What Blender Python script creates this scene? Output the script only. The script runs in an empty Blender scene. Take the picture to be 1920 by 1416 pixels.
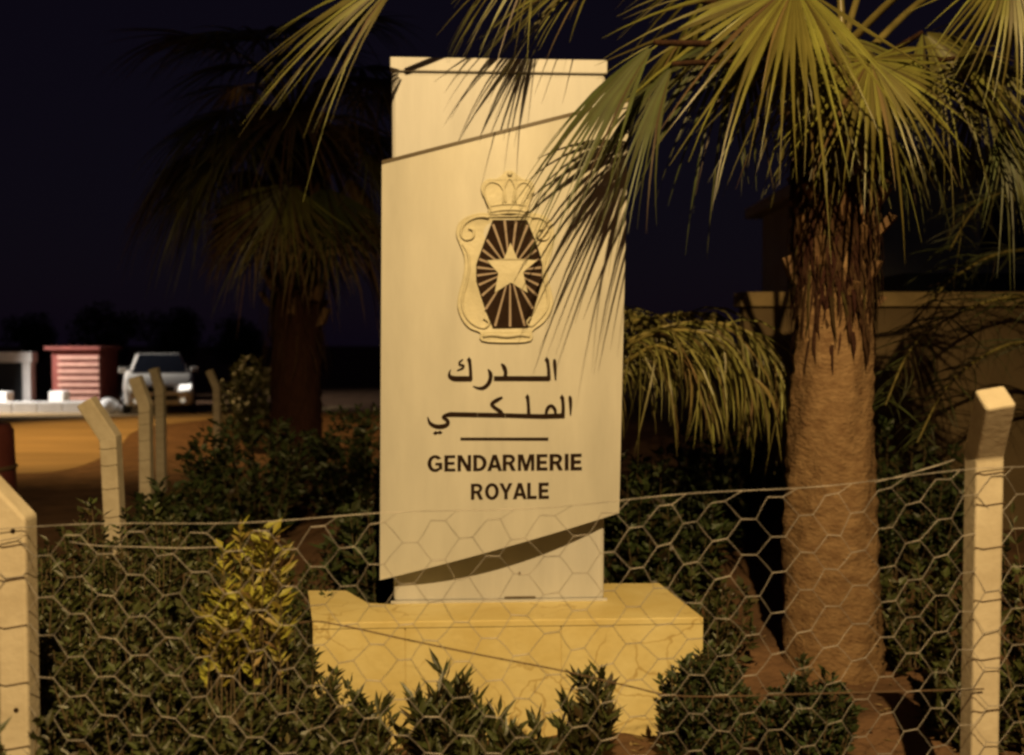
import bpy, bmesh, math, random
import numpy as np
from mathutils import Vector, Matrix

random.seed(7)
rng = np.random.default_rng(7)
scene = bpy.context.scene
C = scene.collection

# ------------------------------------------------------------------ camera
F = 1844.0                       # focal length in pixels of the 1920 px wide photograph
CAM = Vector((0, 0, 1.7))
PITCH = math.radians(2.02)
cd = bpy.data.cameras.new('camera')
cam = bpy.data.objects.new('camera', cd)
C.objects.link(cam)
cam.location = CAM
cam.rotation_euler = (math.radians(90) - PITCH, 0, 0)
cd.sensor_width = 36
cd.lens = F / 1920 * 36
cd.clip_start = 0.05
cd.clip_end = 600
cd.dof.use_dof = True
cd.dof.focus_distance = 4.2
cd.dof.aperture_fstop = 1.7
scene.camera = cam

# ------------------------------------------------------------------ night sky, moonlight, exposure
w = bpy.data.worlds.new('World')
scene.world = w
w.use_nodes = True
wn = w.node_tree.nodes
wl = w.node_tree.links
bg = wn['Background']
SKY_ELEV, SKY_ROT = math.radians(3), math.radians(200)
sky = wn.new('ShaderNodeTexSky')
sky.sky_type = 'NISHITA'
sky.sun_disc = False
sky.sun_elevation = SKY_ELEV
sky.sun_rotation = SKY_ROT
tint = wn.new('ShaderNodeMix')
tint.data_type = 'RGBA'
tint.inputs['Factor'].default_value = 0.93
tint.inputs['B'].default_value = (0.42, 0.26, 0.74, 1)
wl.new(sky.outputs['Color'], tint.inputs['A'])
wl.new(tint.outputs['Result'], bg.inputs['Color'])
bg.inputs['Strength'].default_value = 0.0072

sd = bpy.data.lights.new('moon', 'SUN')
sd.energy = 0.012
sd.angle = math.radians(0.5)
sd.color = (0.75, 0.82, 1.0)
moon = bpy.data.objects.new('moon', sd)
C.objects.link(moon)
moon.rotation_euler = (math.radians(50), 0, math.radians(-25))

scene.view_settings.view_transform = 'Standard'
scene.view_settings.look = 'None'
scene.view_settings.gamma = 1
scene.view_settings.exposure = 0
scene.view_settings.use_curve_mapping = False
scene.render.engine = 'CYCLES'
scene.cycles.use_denoising = True
scene.cycles.max_bounces = 6
scene.cycles.filter_width = 2.8
scene.cycles.sample_clamp_indirect = 4

CP, SP = math.cos(PITCH), math.sin(PITCH)
def ray(px, py):
    a, b = (px - 960) / F, -(py - 708) / F
    return Vector((a, CP + b * SP, -SP + b * CP))
def P(px, py, y):                 # the point seen at a pixel, at depth y
    d = ray(px, py)
    return CAM + d * (y / d.y)
def G(px, py, z=0.0):             # the point of the ground seen at a pixel
    d = ray(px, py)
    return CAM + d * ((z - CAM.z) / d.z)

# ------------------------------------------------------------------ materials
def mat(name, col, rough=0.8, var=0.25, scale=6.0, bump=0.0, bscale=40.0, spec=0.3, metal=0.0,
        col2=None, island=0.0, transl=0.0, stretch=None, emit=None, detail=6.0):
    m = bpy.data.materials.new(name)
    m.use_nodes = True
    n, l = m.node_tree.nodes, m.node_tree.links
    b = n['Principled BSDF']
    b.inputs['Roughness'].default_value = rough
    b.inputs['Specular IOR Level'].default_value = spec
    b.inputs['Metallic'].default_value = metal
    if emit:
        b.inputs['Emission Color'].default_value = (*emit[0], 1)
        b.inputs['Emission Strength'].default_value = emit[1]
    tc = n.new('ShaderNodeTexCoord')
    mp = n.new('ShaderNodeMapping')
    if stretch: mp.inputs['Scale'].default_value = stretch
    l.new(tc.outputs['Object'], mp.inputs['Vector'])
    nz = n.new('ShaderNodeTexNoise')
    nz.inputs['Scale'].default_value = scale
    nz.inputs['Detail'].default_value = detail
    nz.inputs['Roughness'].default_value = 0.62
    l.new(mp.outputs['Vector'], nz.inputs['Vector'])
    rp = n.new('ShaderNodeValToRGB')
    c2 = col2 or tuple(c * (1 - var) for c in col)
    c1 = col if col2 else tuple(min(1, c * (1 + var * 0.5)) for c in col)
    rp.color_ramp.elements[0].position = 0.3
    rp.color_ramp.elements[1].position = 0.7
    rp.color_ramp.elements[0].color = (*c2, 1)
    rp.color_ramp.elements[1].color = (*c1, 1)
    l.new(nz.outputs['Fac'], rp.inputs['Fac'])
    out = rp.outputs['Color']
    if island:
        ge = n.new('ShaderNodeNewGeometry')
        hs = n.new('ShaderNodeHueSaturation')
        mr = n.new('ShaderNodeMapRange')
        mr.inputs['To Min'].default_value = 1 - island
        mr.inputs['To Max'].default_value = 1 + island
        l.new(ge.outputs['Random Per Island'], mr.inputs['Value'])
        l.new(mr.outputs['Result'], hs.inputs['Value'])
        mh = n.new('ShaderNodeMapRange')
        mh.inputs['To Min'].default_value = 0.47
        mh.inputs['To Max'].default_value = 0.52
        l.new(ge.outputs['Random Per Island'], mh.inputs['Value'])
        l.new(mh.outputs['Result'], hs.inputs['Hue'])
        br_ = n.new('ShaderNodeMath'); br_.operation = 'MULTIPLY'; br_.inputs[1].default_value = 7.31
        fr_ = n.new('ShaderNodeMath'); fr_.operation = 'FRACT'
        gt_ = n.new('ShaderNodeMath'); gt_.operation = 'GREATER_THAN'; gt_.inputs[1].default_value = 0.88
        l.new(ge.outputs['Random Per Island'], br_.inputs[0]); l.new(br_.outputs[0], fr_.inputs[0]); l.new(fr_.outputs[0], gt_.inputs[0])
        mb = n.new('ShaderNodeMix'); mb.data_type = 'RGBA'
        mb.inputs['B'].default_value = (col[0] * 1.0, col[0] * 0.72, col[0] * 0.26, 1)
        l.new(gt_.outputs[0], mb.inputs['Factor']); l.new(out, mb.inputs['A'])
        out = mb.outputs['Result']
        l.new(out, hs.inputs['Color'])
        out = hs.outputs['Color']
    l.new(out, b.inputs['Base Color'])
    if bump:
        n2 = n.new('ShaderNodeTexNoise')
        n2.inputs['Scale'].default_value = bscale
        n2.inputs['Detail'].default_value = 8
        l.new(mp.outputs['Vector'], n2.inputs['Vector'])
        bp = n.new('ShaderNodeBump')
        bp.inputs['Strength'].default_value = bump
        bp.inputs['Distance'].default_value = 0.02
        l.new(n2.outputs['Fac'], bp.inputs['Height'])
        l.new(bp.outputs['Normal'], b.inputs['Normal'])
    if transl:
        tr = n.new('ShaderNodeBsdfTranslucent')
        l.new(out, tr.inputs['Color'])
        mx = n.new('ShaderNodeMixShader')
        mx.inputs[0].default_value = transl
        l.new(b.outputs[0], mx.inputs[1])
        l.new(tr.outputs[0], mx.inputs[2])
        l.new(mx.outputs[0], n['Material Output'].inputs[0])
    return m

M = {}
M['panel'] = mat('sign_enamel', (0.515, 0.492, 0.425), 0.33, 0.14, 3.4, 0.03, 60, 0.55, stretch=(1.6, 1, 0.35))
M['pylon'] = mat('pylon_enamel', (0.445, 0.433, 0.41), 0.45, 0.14, 3.0, 0.03, 60, 0.4, stretch=(2.2, 1, 0.3))
M['edge'] = mat('panel_edge_metal', (0.11, 0.085, 0.055), 0.5, 0.15, 8)
M['relief'] = mat('cast_relief', (0.50, 0.455, 0.31), 0.5, 0.14, 14, 0.12, 60, 0.4)
M['ink'] = mat('dark_lettering', (0.020, 0.010, 0.005), 0.8, 0.3, 20, spec=0.1)
M['rays'] = mat('ray_enamel', (0.30, 0.23, 0.17), 0.6, 0.1, 20)
M['soil'] = mat('soil', (0.17, 0.095, 0.05), 0.95, 0.4, 2.5, 0.9, 22, 0.1, col2=(0.075, 0.042, 0.024))
M['road'] = mat('dusty_road', (0.30, 0.205, 0.10), 0.9, 0.28, 0.7, 0.3, 30, 0.1, stretch=(0.4, 1.6, 1))
M['concrete'] = mat('concrete', (0.52, 0.455, 0.34), 0.85, 0.22, 7, 0.12, 45, 0.2, col2=(0.36, 0.30, 0.21), detail=9)
M['wire'] = mat('galvanised_wire', (0.36, 0.325, 0.285), 0.5, 0.6, 9, 0, 1, 0.5, 0.35)
M['rust'] = mat('rusty_wire', (0.09, 0.055, 0.03), 0.7, 0.3, 30)
M['trunk'] = mat('palm_trunk', (0.245, 0.155, 0.078), 0.9, 0.35, 9, 0.75, 24, 0.12, col2=(0.13, 0.072, 0.034), stretch=(1.5, 1.5, 2.4))
M['fibre'] = mat('palm_fibre', (0.045, 0.022, 0.012), 0.9, 0.4, 14, 0.9, 40, 0.1, stretch=(3, 3, 0.6), island=0.3)  # brown fibre, darkened in colour for the shade under the crown
M['stub'] = mat('cut_leaf_base', (0.13, 0.072, 0.032), 0.75, 0.4, 12, 0.5, 40, 0.25)  # leaf-base brown with the crown's shade put into the colour
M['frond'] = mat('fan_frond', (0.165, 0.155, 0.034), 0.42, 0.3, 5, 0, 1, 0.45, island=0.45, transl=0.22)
M['frond_half_shade'] = mat('half_shaded_frond', (0.115, 0.108, 0.026), 0.45, 0.3, 5, 0, 1, 0.4, island=0.5, transl=0.2)  # same frond leaf, colour dimmed as if half in shade
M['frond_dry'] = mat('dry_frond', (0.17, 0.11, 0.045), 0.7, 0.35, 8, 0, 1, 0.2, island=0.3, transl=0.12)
M['frond_shaded'] = mat('shaded_frond', (0.060, 0.068, 0.020), 0.5, 0.3, 5, 0, 1, 0.35, island=0.3, transl=0.15)  # frond leaf darker still, shade put into the colour
M['petiole'] = mat('petiole', (0.21, 0.17, 0.05), 0.38, 0.3, 10, 0, 1, 0.5)
M['feather'] = mat('feather_frond', (0.19, 0.175, 0.05), 0.45, 0.3, 6, 0, 1, 0.4, island=0.35, transl=0.2)
M['leaf'] = mat('shrub_leaf', (0.050, 0.056, 0.016), 0.45, 0.35, 4, 0, 1, 0.4, island=0.45, transl=0.15)
M['leaf_dark'] = mat('dark_shrub_leaf', (0.034, 0.046, 0.014), 0.45, 0.35, 4, 0, 1, 0.35, island=0.4, transl=0.12)
M['leaf_lit'] = mat('weed_leaf', (0.24, 0.215, 0.032), 0.5, 0.3, 6, 0, 1, 0.35, island=0.4, transl=0.25)  # yellow-green weed leaf, colour brightened so it looks lit
M['stem'] = mat('woody_stem', (0.10, 0.07, 0.035), 0.85, 0.3, 20)
M['litter'] = mat('dry_litter', (0.17, 0.11, 0.055), 0.8, 0.3, 20, island=0.4)

def stone_mat():
    m = mat('yellow_stone', (0.66, 0.56, 0.275), 0.6, 0.2, 2.6, 0.14, 30, 0.35, col2=(0.52, 0.40, 0.145), detail=10)
    n, l = m.node_tree.nodes, m.node_tree.links
    b = n['Principled BSDF']
    src = b.inputs['Base Color'].links[0].from_socket
    tc = n.new('ShaderNodeTexCoord')
    nz = n.new('ShaderNodeTexNoise'); nz.inputs['Scale'].default_value = 3; nz.inputs['Detail'].default_value = 5
    l.new(tc.outputs['Object'], nz.inputs['Vector'])
    mv = n.new('ShaderNodeMix'); mv.data_type = 'VECTOR'; mv.inputs['Factor'].default_value = 0.35
    l.new(tc.outputs['Object'], mv.inputs['A']); l.new(nz.outputs['Color'], mv.inputs['B'])
    vo = n.new('ShaderNodeTexVoronoi'); vo.feature = 'DISTANCE_TO_EDGE'; vo.inputs['Scale'].default_value = 6.5
    l.new(mv.outputs['Result'], vo.inputs['Vector'])
    r = n.new('ShaderNodeValToRGB')
    r.color_ramp.elements[0].position = 0.0; r.color_ramp.elements[1].position = 0.035
    r.color_ramp.elements[0].color = (0.66, 0.58, 0.46, 1); r.color_ramp.elements[1].color = (1, 1, 1, 1)
    l.new(vo.outputs['Distance'], r.inputs['Fac'])
    n3 = n.new('ShaderNodeTexNoise'); n3.inputs['Scale'].default_value = 2.2
    l.new(tc.outputs['Object'], n3.inputs['Vector'])
    r3 = n.new('ShaderNodeValToRGB'); r3.color_ramp.elements[0].position = 0.46; r3.color_ramp.elements[1].position = 0.6
    l.new(n3.outputs['Fac'], r3.inputs['Fac'])
    mm = n.new('ShaderNodeMix'); mm.data_type = 'RGBA'; mm.blend_type = 'MULTIPLY'
    l.new(r3.outputs['Color'], mm.inputs['Factor'])
    l.new(src, mm.inputs['A']); l.new(r.outputs['Color'], mm.inputs['B'])
    l.new(mm.outputs['Result'], b.inputs['Base Color'])
    return m
M['stone'] = stone_mat()

# ------------------------------------------------------------------ helpers
def link(name, me, m=None, parent=None, smooth=False):
    o = bpy.data.objects.new(name, me)
    C.objects.link(o)
    if m is not None and not me.materials: me.materials.append(m)
    if smooth: me.shade_smooth()
    if parent is not None: o.parent = parent
    return o
def tag(o, label=None, cat=None, group=None, kind=None):
    if label: o['label'] = label
    if cat: o['category'] = cat
    if group: o['group'] = group
    if kind: o['kind'] = kind
    return o
def empty(name, loc, rz=0.0):
    o = bpy.data.objects.new(name, None)
    o.empty_display_size = 0.2
    C.objects.link(o)
    o.location = loc
    o.rotation_euler = (0, 0, rz)
    return o
def catmull(pts, n=6, closed=False):
    out = []
    N = len(pts)
    pts = [np.array(p, float) for p in pts]
    rngi = range(N if closed else N - 1)
    for i in rngi:
        if closed:
            p0, p1, p2, p3 = (pts[(i + k) % N] for k in (-1, 0, 1, 2))
        else:
            p0, p1, p2, p3 = pts[max(i - 1, 0)], pts[i], pts[i + 1], pts[min(i + 2, N - 1)]
        for k in range(n):
            t = k / n
            out.append(0.5 * ((2 * p1) + (p2 - p0) * t + (2 * p0 - 5 * p1 + 4 * p2 - p3) * t * t + (3 * p1 - p0 - 3 * p2 + p3) * t ** 3))
    if not closed: out.append(pts[-1])
    return out

class MB:
    def __init__(s): s.v = []; s.f = []
    def add(s, vs, fs):
        o = len(s.v)
        s.v += [tuple(v) for v in vs]
        s.f += [tuple(i + o for i in f) for f in fs]
    def box(s, lo, hi):
        x0, y0, z0 = lo; x1, y1, z1 = hi
        s.add([(x0, y0, z0), (x1, y0, z0), (x1, y1, z0), (x0, y1, z0), (x0, y0, z1), (x1, y0, z1), (x1, y1, z1), (x0, y1, z1)],
              [(0, 3, 2, 1), (4, 5, 6, 7), (0, 1, 5, 4), (1, 2, 6, 5), (2, 3, 7, 6), (3, 0, 4, 7)])
    def prism(s, poly, z0, z1):
        n = len(poly)
        s.add([(x, y, z0) for x, y in poly] + [(x, y, z1) for x, y in poly],
              [tuple(range(n))[::-1], tuple(range(n, 2 * n))] + [(i, (i + 1) % n, n + (i + 1) % n, n + i) for i in range(n)])
    def tube(s, pts, rad, n=6, caps=True):
        pts = [Vector(p) for p in pts]
        if not hasattr(rad, '__len__'): rad = [rad] * len(pts)
        o = len(s.v)
        up = Vector((0.123, 0.31, 0.94)).normalized()
        for i, p in enumerate(pts):
            d = (pts[min(i + 1, len(pts) - 1)] - pts[max(i - 1, 0)])
            if d.length < 1e-9: d = Vector((0, 0, 1))
            d.normalize()
            a = d.cross(up)
            if a.length < 1e-3: a = d.cross(Vector((1, 0, 0)))
            a.normalize(); b = d.cross(a)
            for k in range(n):
                t = 2 * math.pi * k / n
                s.v.append(tuple(p + (a * math.cos(t) + b * math.sin(t)) * rad[i]))
        for i in range(len(pts) - 1):
            for k in range(n):
                k2 = (k + 1) % n
                s.f.append((o + i * n + k, o + i * n + k2, o + (i + 1) * n + k2, o + (i + 1) * n + k))
        if caps:
            s.f.append(tuple(o + k for k in range(n))[::-1])
            s.f.append(tuple(o + (len(pts) - 1) * n + k for k in range(n)))
    def mesh(s, name):
        me = bpy.data.meshes.new(name)
        me.from_pydata(s.v, [], s.f)
        me.update()
        return me
    def build(s, name, m, parent=None, smooth=False, bevel=0.0):
        o = link(name, s.mesh(name), m, parent, smooth)
        if bevel:
            bv = o.modifiers.new('bevel', 'BEVEL')
            bv.width = bevel; bv.segments = 2; bv.limit_method = 'ANGLE'
        return o
def box(name, lo, hi, m, parent=None, bevel=0.0):
    b = MB(); b.box(lo, hi)
    return b.build(name, m, parent, bevel=bevel)

# ------------------------------------------------------------------ ground and road
def hgt(x, y):
    near = max(0.0, min(1.0, (7.5 - y) / 1.5)) * max(0.0, min(1.0, (x + 3.6) / 1.0))
    n = 0.035 * math.sin(3.1 * x + 1.7 * y) + 0.03 * math.sin(5.3 * y - 2.2 * x + 1) + 0.02 * math.sin(9 * x + 4 * y)
    return near * (n - 0.03)
xs = np.concatenate([np.linspace(-250, -8, 16), np.linspace(-7.5, 7.5, 121), np.linspace(8, 250, 16)])
ys = np.concatenate([np.linspace(-40, -2, 8), np.linspace(-1.5, 14, 110), np.linspace(15, 500, 24)])
gv = [(x, y, hgt(x, y)) for y in ys for x in xs]
nx = len(xs)
gf = [(j * nx + i, j * nx + i + 1, (j + 1) * nx + i + 1, (j + 1) * nx + i) for j in range(len(ys) - 1) for i in range(nx - 1)]
me = bpy.data.meshes.new('ground'); me.from_pydata(gv, [], gf)
tag(link('ground', me, M['soil'], smooth=True), kind='structure')

edge_px = [(-200, 880), (-60, 887), (60, 888), (130, 880), (185, 862), (225, 838), (248, 812), (300, 798), (420, 784)]
edge = [G(*p) for p in edge_px]
edge_c = [Vector(p) for p in catmull([tuple(e) for e in edge], 6)]
far = [Vector((-4.0, 26.2, 0)), Vector((-30, 26.2, 0)), Vector((-30, 12.8, 0))]
b = MB()
ring = [(p.x, p.y) for p in edge_c] + [(p.x, p.y) for p in far]
b.prism(ring[::-1], -0.02, 0.006)
tag(b.build('road', M['road']), kind='structure')
# ------------------------------------------------------------------ street lamps (out of frame, they light the place)
def street_lamp(name, pole, head, aim, watts, col, cone, blend, label):
    t = empty(name, (pole[0], pole[1], 0))
    L = lambda p: Vector(p) - Vector((pole[0], pole[1], 0))
    m = bpy.data.materials.get('lamp_steel') or mat('lamp_steel', (0.25, 0.25, 0.25), 0.5, 0.1, 5, metal=0.6)
    h = Vector(head)
    b = MB(); b.tube([(0, 0, 0), (0, 0, h.z + 0.1)], [0.08, 0.05], 12); b.build('pole', m, t, True)
    b = MB(); b.tube([(0, 0, 0), (0, 0, 0.25)], [0.14, 0.11], 12); b.build('base', m, t, True)
    hp = L(head)
    b = MB(); b.tube([(0, 0, h.z), (hp.x * .5, hp.y * .5, h.z + 0.28), (hp.x, hp.y, h.z + 0.16)], 0.03, 8); b.build('arm', m, t, True)
    b = MB(); b.tube([hp + Vector((0, 0, 0.2)), hp + Vector((0, 0, 0.14)), hp + Vector((0, 0, 0.05))], [0.05, 0.17, 0.21], 16)
    b.build('lantern_hood', m, t, True)
    b = MB(); b.tube([hp + Vector((0, 0, 0.048)), hp + Vector((0, 0, 0.03))], [0.16, 0.12], 16)
    b.build('lantern_glass', mat('lamp_glass_' + name, (0.9, 0.8, 0.6), 0.3, 0.0, 5, emit=(col, 4.0)), t, True)
    ld = bpy.data.lights.new('lamp_light', 'SPOT')
    ld.energy = watts; ld.color = col; ld.spot_size = math.radians(cone); ld.spot_blend = blend; ld.shadow_soft_size = 0.035
    lo = bpy.data.objects.new('lamp_light', ld); C.objects.link(lo); lo.parent = t
    lo.location = hp + Vector((0, 0, -0.04))
    lo.rotation_euler = (Vector(aim) - Vector(head)).to_track_quat('-Z', 'Y').to_euler()
    tag(t, label, 'street lamp', 'street lamps around the fenced plot')
    return t
SODIUM = (1.0, 0.69, 0.31)
street_lamp('street_lamp', (1.6, -3.6), (0.45, -2.0, 6.2), (0.25, 3.1, 0.9), 3950, SODIUM, 81, 0.85,
            'sodium street lamp standing on the pavement behind the camera')
street_lamp('street_lamp', (-11.6, 15.5), (-9.6, 16.5, 6.2), (-7.2, 17.2, 0), 2800, (1.0, 0.60, 0.20), 88, 0.5,
            'sodium street lamp over the dusty road beyond the fence')
street_lamp('street_lamp', (-18.2, 22.4), (-16.4, 22.6, 4.6), (-11.4, 25.8, 0.3), 6200, (1.0, 0.93, 0.86), 60, 0.7,
            'white street lamp beside the red slatted booth')

# ------------------------------------------------------------------ the totem sign
PL_TOP = 0.49
SR = math.radians(3.1)
sign_o = Vector((-0.062, 4.56, 0.0))
sign = empty('totem_sign', sign_o, SR)
tag(sign, 'tall pale totem sign with crest and dark lettering standing on a yellow stone plinth', 'sign')
SM = Matrix.Translation(sign_o) @ Matrix.Rotation(SR, 4, 'Z')
SMi = SM.inverted()
def loc_plane(px, py, yl):        # sign-local point seen at a pixel, on the sign-parallel plane y = yl
    o = SMi @ CAM
    d = SMi.to_3x3() @ ray(px, py)
    return o + d * ((yl - o.y) / d.y)
# plinth (plan outline read off its top face)
top_px = [(586, 1168), (1319, 1158), (1236, 1093), (900, 1096), (741, 1098), (739, 1133), (690, 1130), (650, 1107), (577, 1107)]
def topw(px, py):
    p = G(px, py, PL_TOP); q = SMi @ p
    return (q.x, q.y)
plan = [topw(*p) for p in top_px]
def shrink(poly, k):
    c = np.mean(poly, axis=0)
    out = []
    for p in poly:
        v = np.array(p) - c
        out.append(tuple(c + v * (1 - k / np.linalg.norm(v))))
    return out
b = MB(); b.prism(shrink(plan, 0.030), -0.2, PL_TOP - 0.031)
core = b.build('plinth_core', M['stone'], sign)
b = MB(); b.prism(plan, PL_TOP - 0.03, PL_TOP)
b.build('plinth_coping', M['stone'], sign, bevel=0.004)
# facing slabs: front (three) and both ends
fl, fr, br, bl = (np.array(plan[i]) for i in (0, 1, 2, 8))
def slab(p, q, z0=-0.2, z1=PL_TOP - 0.0315, th=0.022, off=0.004):
    d = (q - p) / np.linalg.norm(q - p); nn = np.array((d[1], -d[0]))
    p = p - nn * off; q = q - nn * off
    a = [p, q, q - nn * th, p - nn * th]
    b = MB(); b.prism([tuple(v) for v in a], z0, z1)
    b.build('stone_slab', M['stone'], sign, bevel=0.002)
for t0, t1 in ((0.0, 0.232), (0.2345, 0.63), (0.6325, 1.0)):
    slab(fl + (fr - fl) * t0, fl + (fr - fl) * t1)
slab(fr + (br - fr) * 0.045, br)
slab(bl, bl + (fl - bl) * 0.955)
# pylon
pz1 = loc_plane(735, 107, 0).z
px0, px1 = loc_plane(738, 1120, 0).x, loc_plane(1133, 1120, 0).x
b = MB(); b.box((px0, 0, PL_TOP), (px1, 0.24, pz1 - 0.065))
b.build('pylon', M['pylon'], sign, bevel=0.018)
b = MB(); b.box((px0 - 0.006, -0.010, pz1 - 0.0645), (px1 + 0.006, 0.25, pz1))
b.build('pylon_cap', M['pylon'], sign, bevel=0.006)
hz = loc_plane(975, 1120, -0.002)
box('hatch_slot', (loc_plane(946, 1120, 0).x, -0.004, hz.z - 0.004), (loc_plane(1004, 1120, 0).x, 0.002, hz.z + 0.004), M['edge'], sign)
bt = loc_plane(974, 1075, 0)
b = MB(); b.tube([bt + Vector((0, 0.002, 0)), bt + Vector((0, -0.005, 0))], 0.007, 8); b.build('bolt', M['edge'], sign)
box('foot_flange', (px0 - 0.012, -0.012, PL_TOP), (px1 + 0.012, -0.001, PL_TOP + 0.012), M['pylon'], sign)

# curved front panel
OFF, BULGE, TH = 0.050, 0.105, 0.010
cTL, cTR = loc_plane(716, 304, -OFF), loc_plane(1179, 187, -OFF)
cBL, cBR = loc_plane(712, 1088, -OFF), loc_plane(1161, 962, -OFF)
PXC = (cTL.x + cTR.x + cBL.x + cBR.x) / 4
PHW = (cTR.x - cTL.x + cBR.x - cBL.x) / 4
def bulge(x):
    u = (x - PXC) / PHW
    return OFF + BULGE * (1 - min(1.3, u * u))
NU, NV = 40, 24
b = MB()
for side in (0, 1):
    for j in range(NV + 1):
        for i in range(NU + 1):
            s, t = i / NU, j / NV
            p = (cBL * (1 - s) + cBR * s) * (1 - t) + (cTL * (1 - s) + cTR * s) * t
            k = 1 - (2 * s - 1) ** 2
            y = -(OFF + BULGE * k) + (TH if side else 0)
            b.v.append((p.x, y, p.z + k * (0.012 * (1 - t) - 0.020 * t)))
S1 = (NU + 1) * (NV + 1)
def vi(i, j, k): return k * S1 + j * (NU + 1) + i
for j in range(NV):
    for i in range(NU):
        b.f.append((vi(i, j, 0), vi(i + 1, j, 0), vi(i + 1, j + 1, 0), vi(i, j + 1, 0)))
        b.f.append((vi(i, j, 1), vi(i, j + 1, 1), vi(i + 1, j + 1, 1), vi(i + 1, j, 1)))
nfaces = len(b.f)
S2 = len(b.v); b.v += list(b.v)
def vi(i, j, k): return S2 + k * S1 + j * (NU + 1) + i
for i in range(NU):
    b.f.append((vi(i, 0, 0), vi(i, 0, 1), vi(i + 1, 0, 1), vi(i + 1, 0, 0)))
    b.f.append((vi(i, NV, 0), vi(i + 1, NV, 0), vi(i + 1, NV, 1), vi(i, NV, 1)))
for j in range(NV):
    b.f.append((vi(0, j, 0), vi(0, j + 1, 0), vi(0, j + 1, 1), vi(0, j, 1)))
    b.f.append((vi(NU, j, 0), vi(NU, j, 1), vi(NU, j + 1, 1), vi(NU, j + 1, 0)))
me = b.mesh('panel')
me.materials.append(M['panel']); me.materials.append(M['edge'])
for i, f in enumerate(me.polygons):
    if i >= nfaces: f.material_index = 1
    else: f.use_smooth = True
panel = link('panel', me, None, sign)
b = MB()                              # dark trim along the top edge of the panel
for i in range(NU + 1):
    s_ = i / NU; k = 1 - (2 * s_ - 1) ** 2
    p = cTL * (1 - s_) + cTR * s_; y = -(OFF + BULGE * k); z = p.z - 0.020 * k
    b.v += [(p.x, y - 0.003, z - 0.010), (p.x, y - 0.003, z + 0.006), (p.x, y + TH + 0.002, z + 0.006), (p.x, y + TH + 0.002, z - 0.010)]
for i in range(NU):
    for k in range(4):
        b.f.append((4 * i + k, 4 * i + (k + 1) % 4, 4 * i + 4 + (k + 1) % 4, 4 * i + 4 + k))
b.f.append((3, 2, 1, 0)); b.f.append(tuple(4 * NU + k for k in range(4)))
b.build('edge_trim', M['edge'], sign)
for z in (0.95, 1.5, 2.1):            # brackets that carry the panel on the pylon
    for sx in (-0.3, 0.3):
        box('bracket', (PXC + sx - 0.02, -bulge(PXC + sx) + TH + 0.0015, z), (PXC + sx + 0.02, -0.001, z + 0.05), M['edge'], sign)

SO = SMi @ CAM
S3 = SMi.to_3x3()
def surf(px, py, h=0.0):
    d = S3 @ ray(px, py)
    t = (-OFF - SO.y) / d.y
    for _ in range(6):
        x = SO.x + d.x * t
        t = (-bulge(x) - SO.y) / d.y
    p = SO + d * t
    u = (p.x - PXC) / PHW
    n = Vector((2 * BULGE * u / PHW, -1, 0)).normalized()
    return p + n * h
PXM = 418.0                           # pixels per metre on the panel
def filled(polys, depth, bev=0.0, res=1):
    cu = bpy.data.curves.new('c', 'CURVE')
    cu.dimensions = '2D'; cu.fill_mode = 'BOTH'
    cu.extrude = depth; cu.bevel_depth = bev; cu.bevel_resolution = res
    for poly in polys:
        sp = cu.splines.new('POLY'); sp.points.add(len(poly) - 1); sp.use_cyclic_u = True
        for i, p in enumerate(poly): sp.points[i].co = (p[0], -p[1], 0, 1)
    o = bpy.data.objects.new('c', cu); C.objects.link(o)
    bpy.context.view_layer.update()
    me = bpy.data.meshes.new_from_object(o.evaluated_get(bpy.context.evaluated_depsgraph_get()))
    bpy.data.objects.remove(o); bpy.data.curves.remove(cu)
    return me
def on_panel(me, h0=0.0):             # lay a flat drawing (photo pixels) on the curved panel
    for v in me.vertices:
        v.co = surf(v.co.x, -v.co.y, h0 + v.co.z / PXM)
    me.update()
    return me
def relief(name, poly, h, m, parent, bev=0.0, base=0.0):
    hp = h * PXM * 0.5
    me = filled([poly], max(hp - bev, 0.01), bev, 2)
    return link(name, on_panel(me, base + h * 0.5), m, parent)
def z2(pts): return [(780 + x / 3.934, 300 + y / 3.934) for x, y in pts]     # crest tracing
def z3(x, y): return (760 + x / 4.426, 640 + y / 4.426)                      # lettering tracing

crest = empty('crest', (0, 0, 0)); crest.parent = sign
cart = z2([(545, 402), (480, 398), (390, 420), (322, 470), (303, 545), (328, 620), (358, 700), (364, 790), (348, 890), (320, 1000),
           (314, 1090), (348, 1180), (402, 1240), (478, 1272), (488, 1332), (665, 1345), (842, 1332), (852, 1262), (932, 1200), (985, 1125),
           (1004, 1050), (992, 975), (968, 890), (966, 800), (985, 715), (1003, 640), (1012, 560), (998, 480), (950, 424), (880, 402), (820, 398), (690, 420)])
cart_s = [tuple(p) for p in catmull(cart, 3, True)]
relief('cartouche', cart_s, 0.012, M['relief'], crest, 1.6)
def rim(name, pts, r, h, closed=False, n=4):
    q = catmull(z2(pts), n, closed)
    if closed: q.append(q[0])
    b = MB(); b.tube([surf(p[0], p[1], h - 0.002) for p in q], r * 0.8, 8)
    return b.build(name, M['relief'], crest, True)
rim('scroll', [(540, 425), (470, 420), (395, 445), (345, 495), (335, 555), (370, 590), (420, 570), (425, 520), (390, 505)], 0.0085, 0.013)
rim('scroll', [(850, 425), (900, 425), (950, 450), (980, 505), (975, 565), (940, 590), (895, 570), (895, 520), (930, 510)], 0.0085, 0.013)
rim('scroll', [(345, 620), (385, 690), (395, 790), (380, 890), (350, 1000), (345, 1080), (375, 1160), (430, 1215), (500, 1240), (540, 1200), (500, 1165)], 0.008, 0.013)
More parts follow.
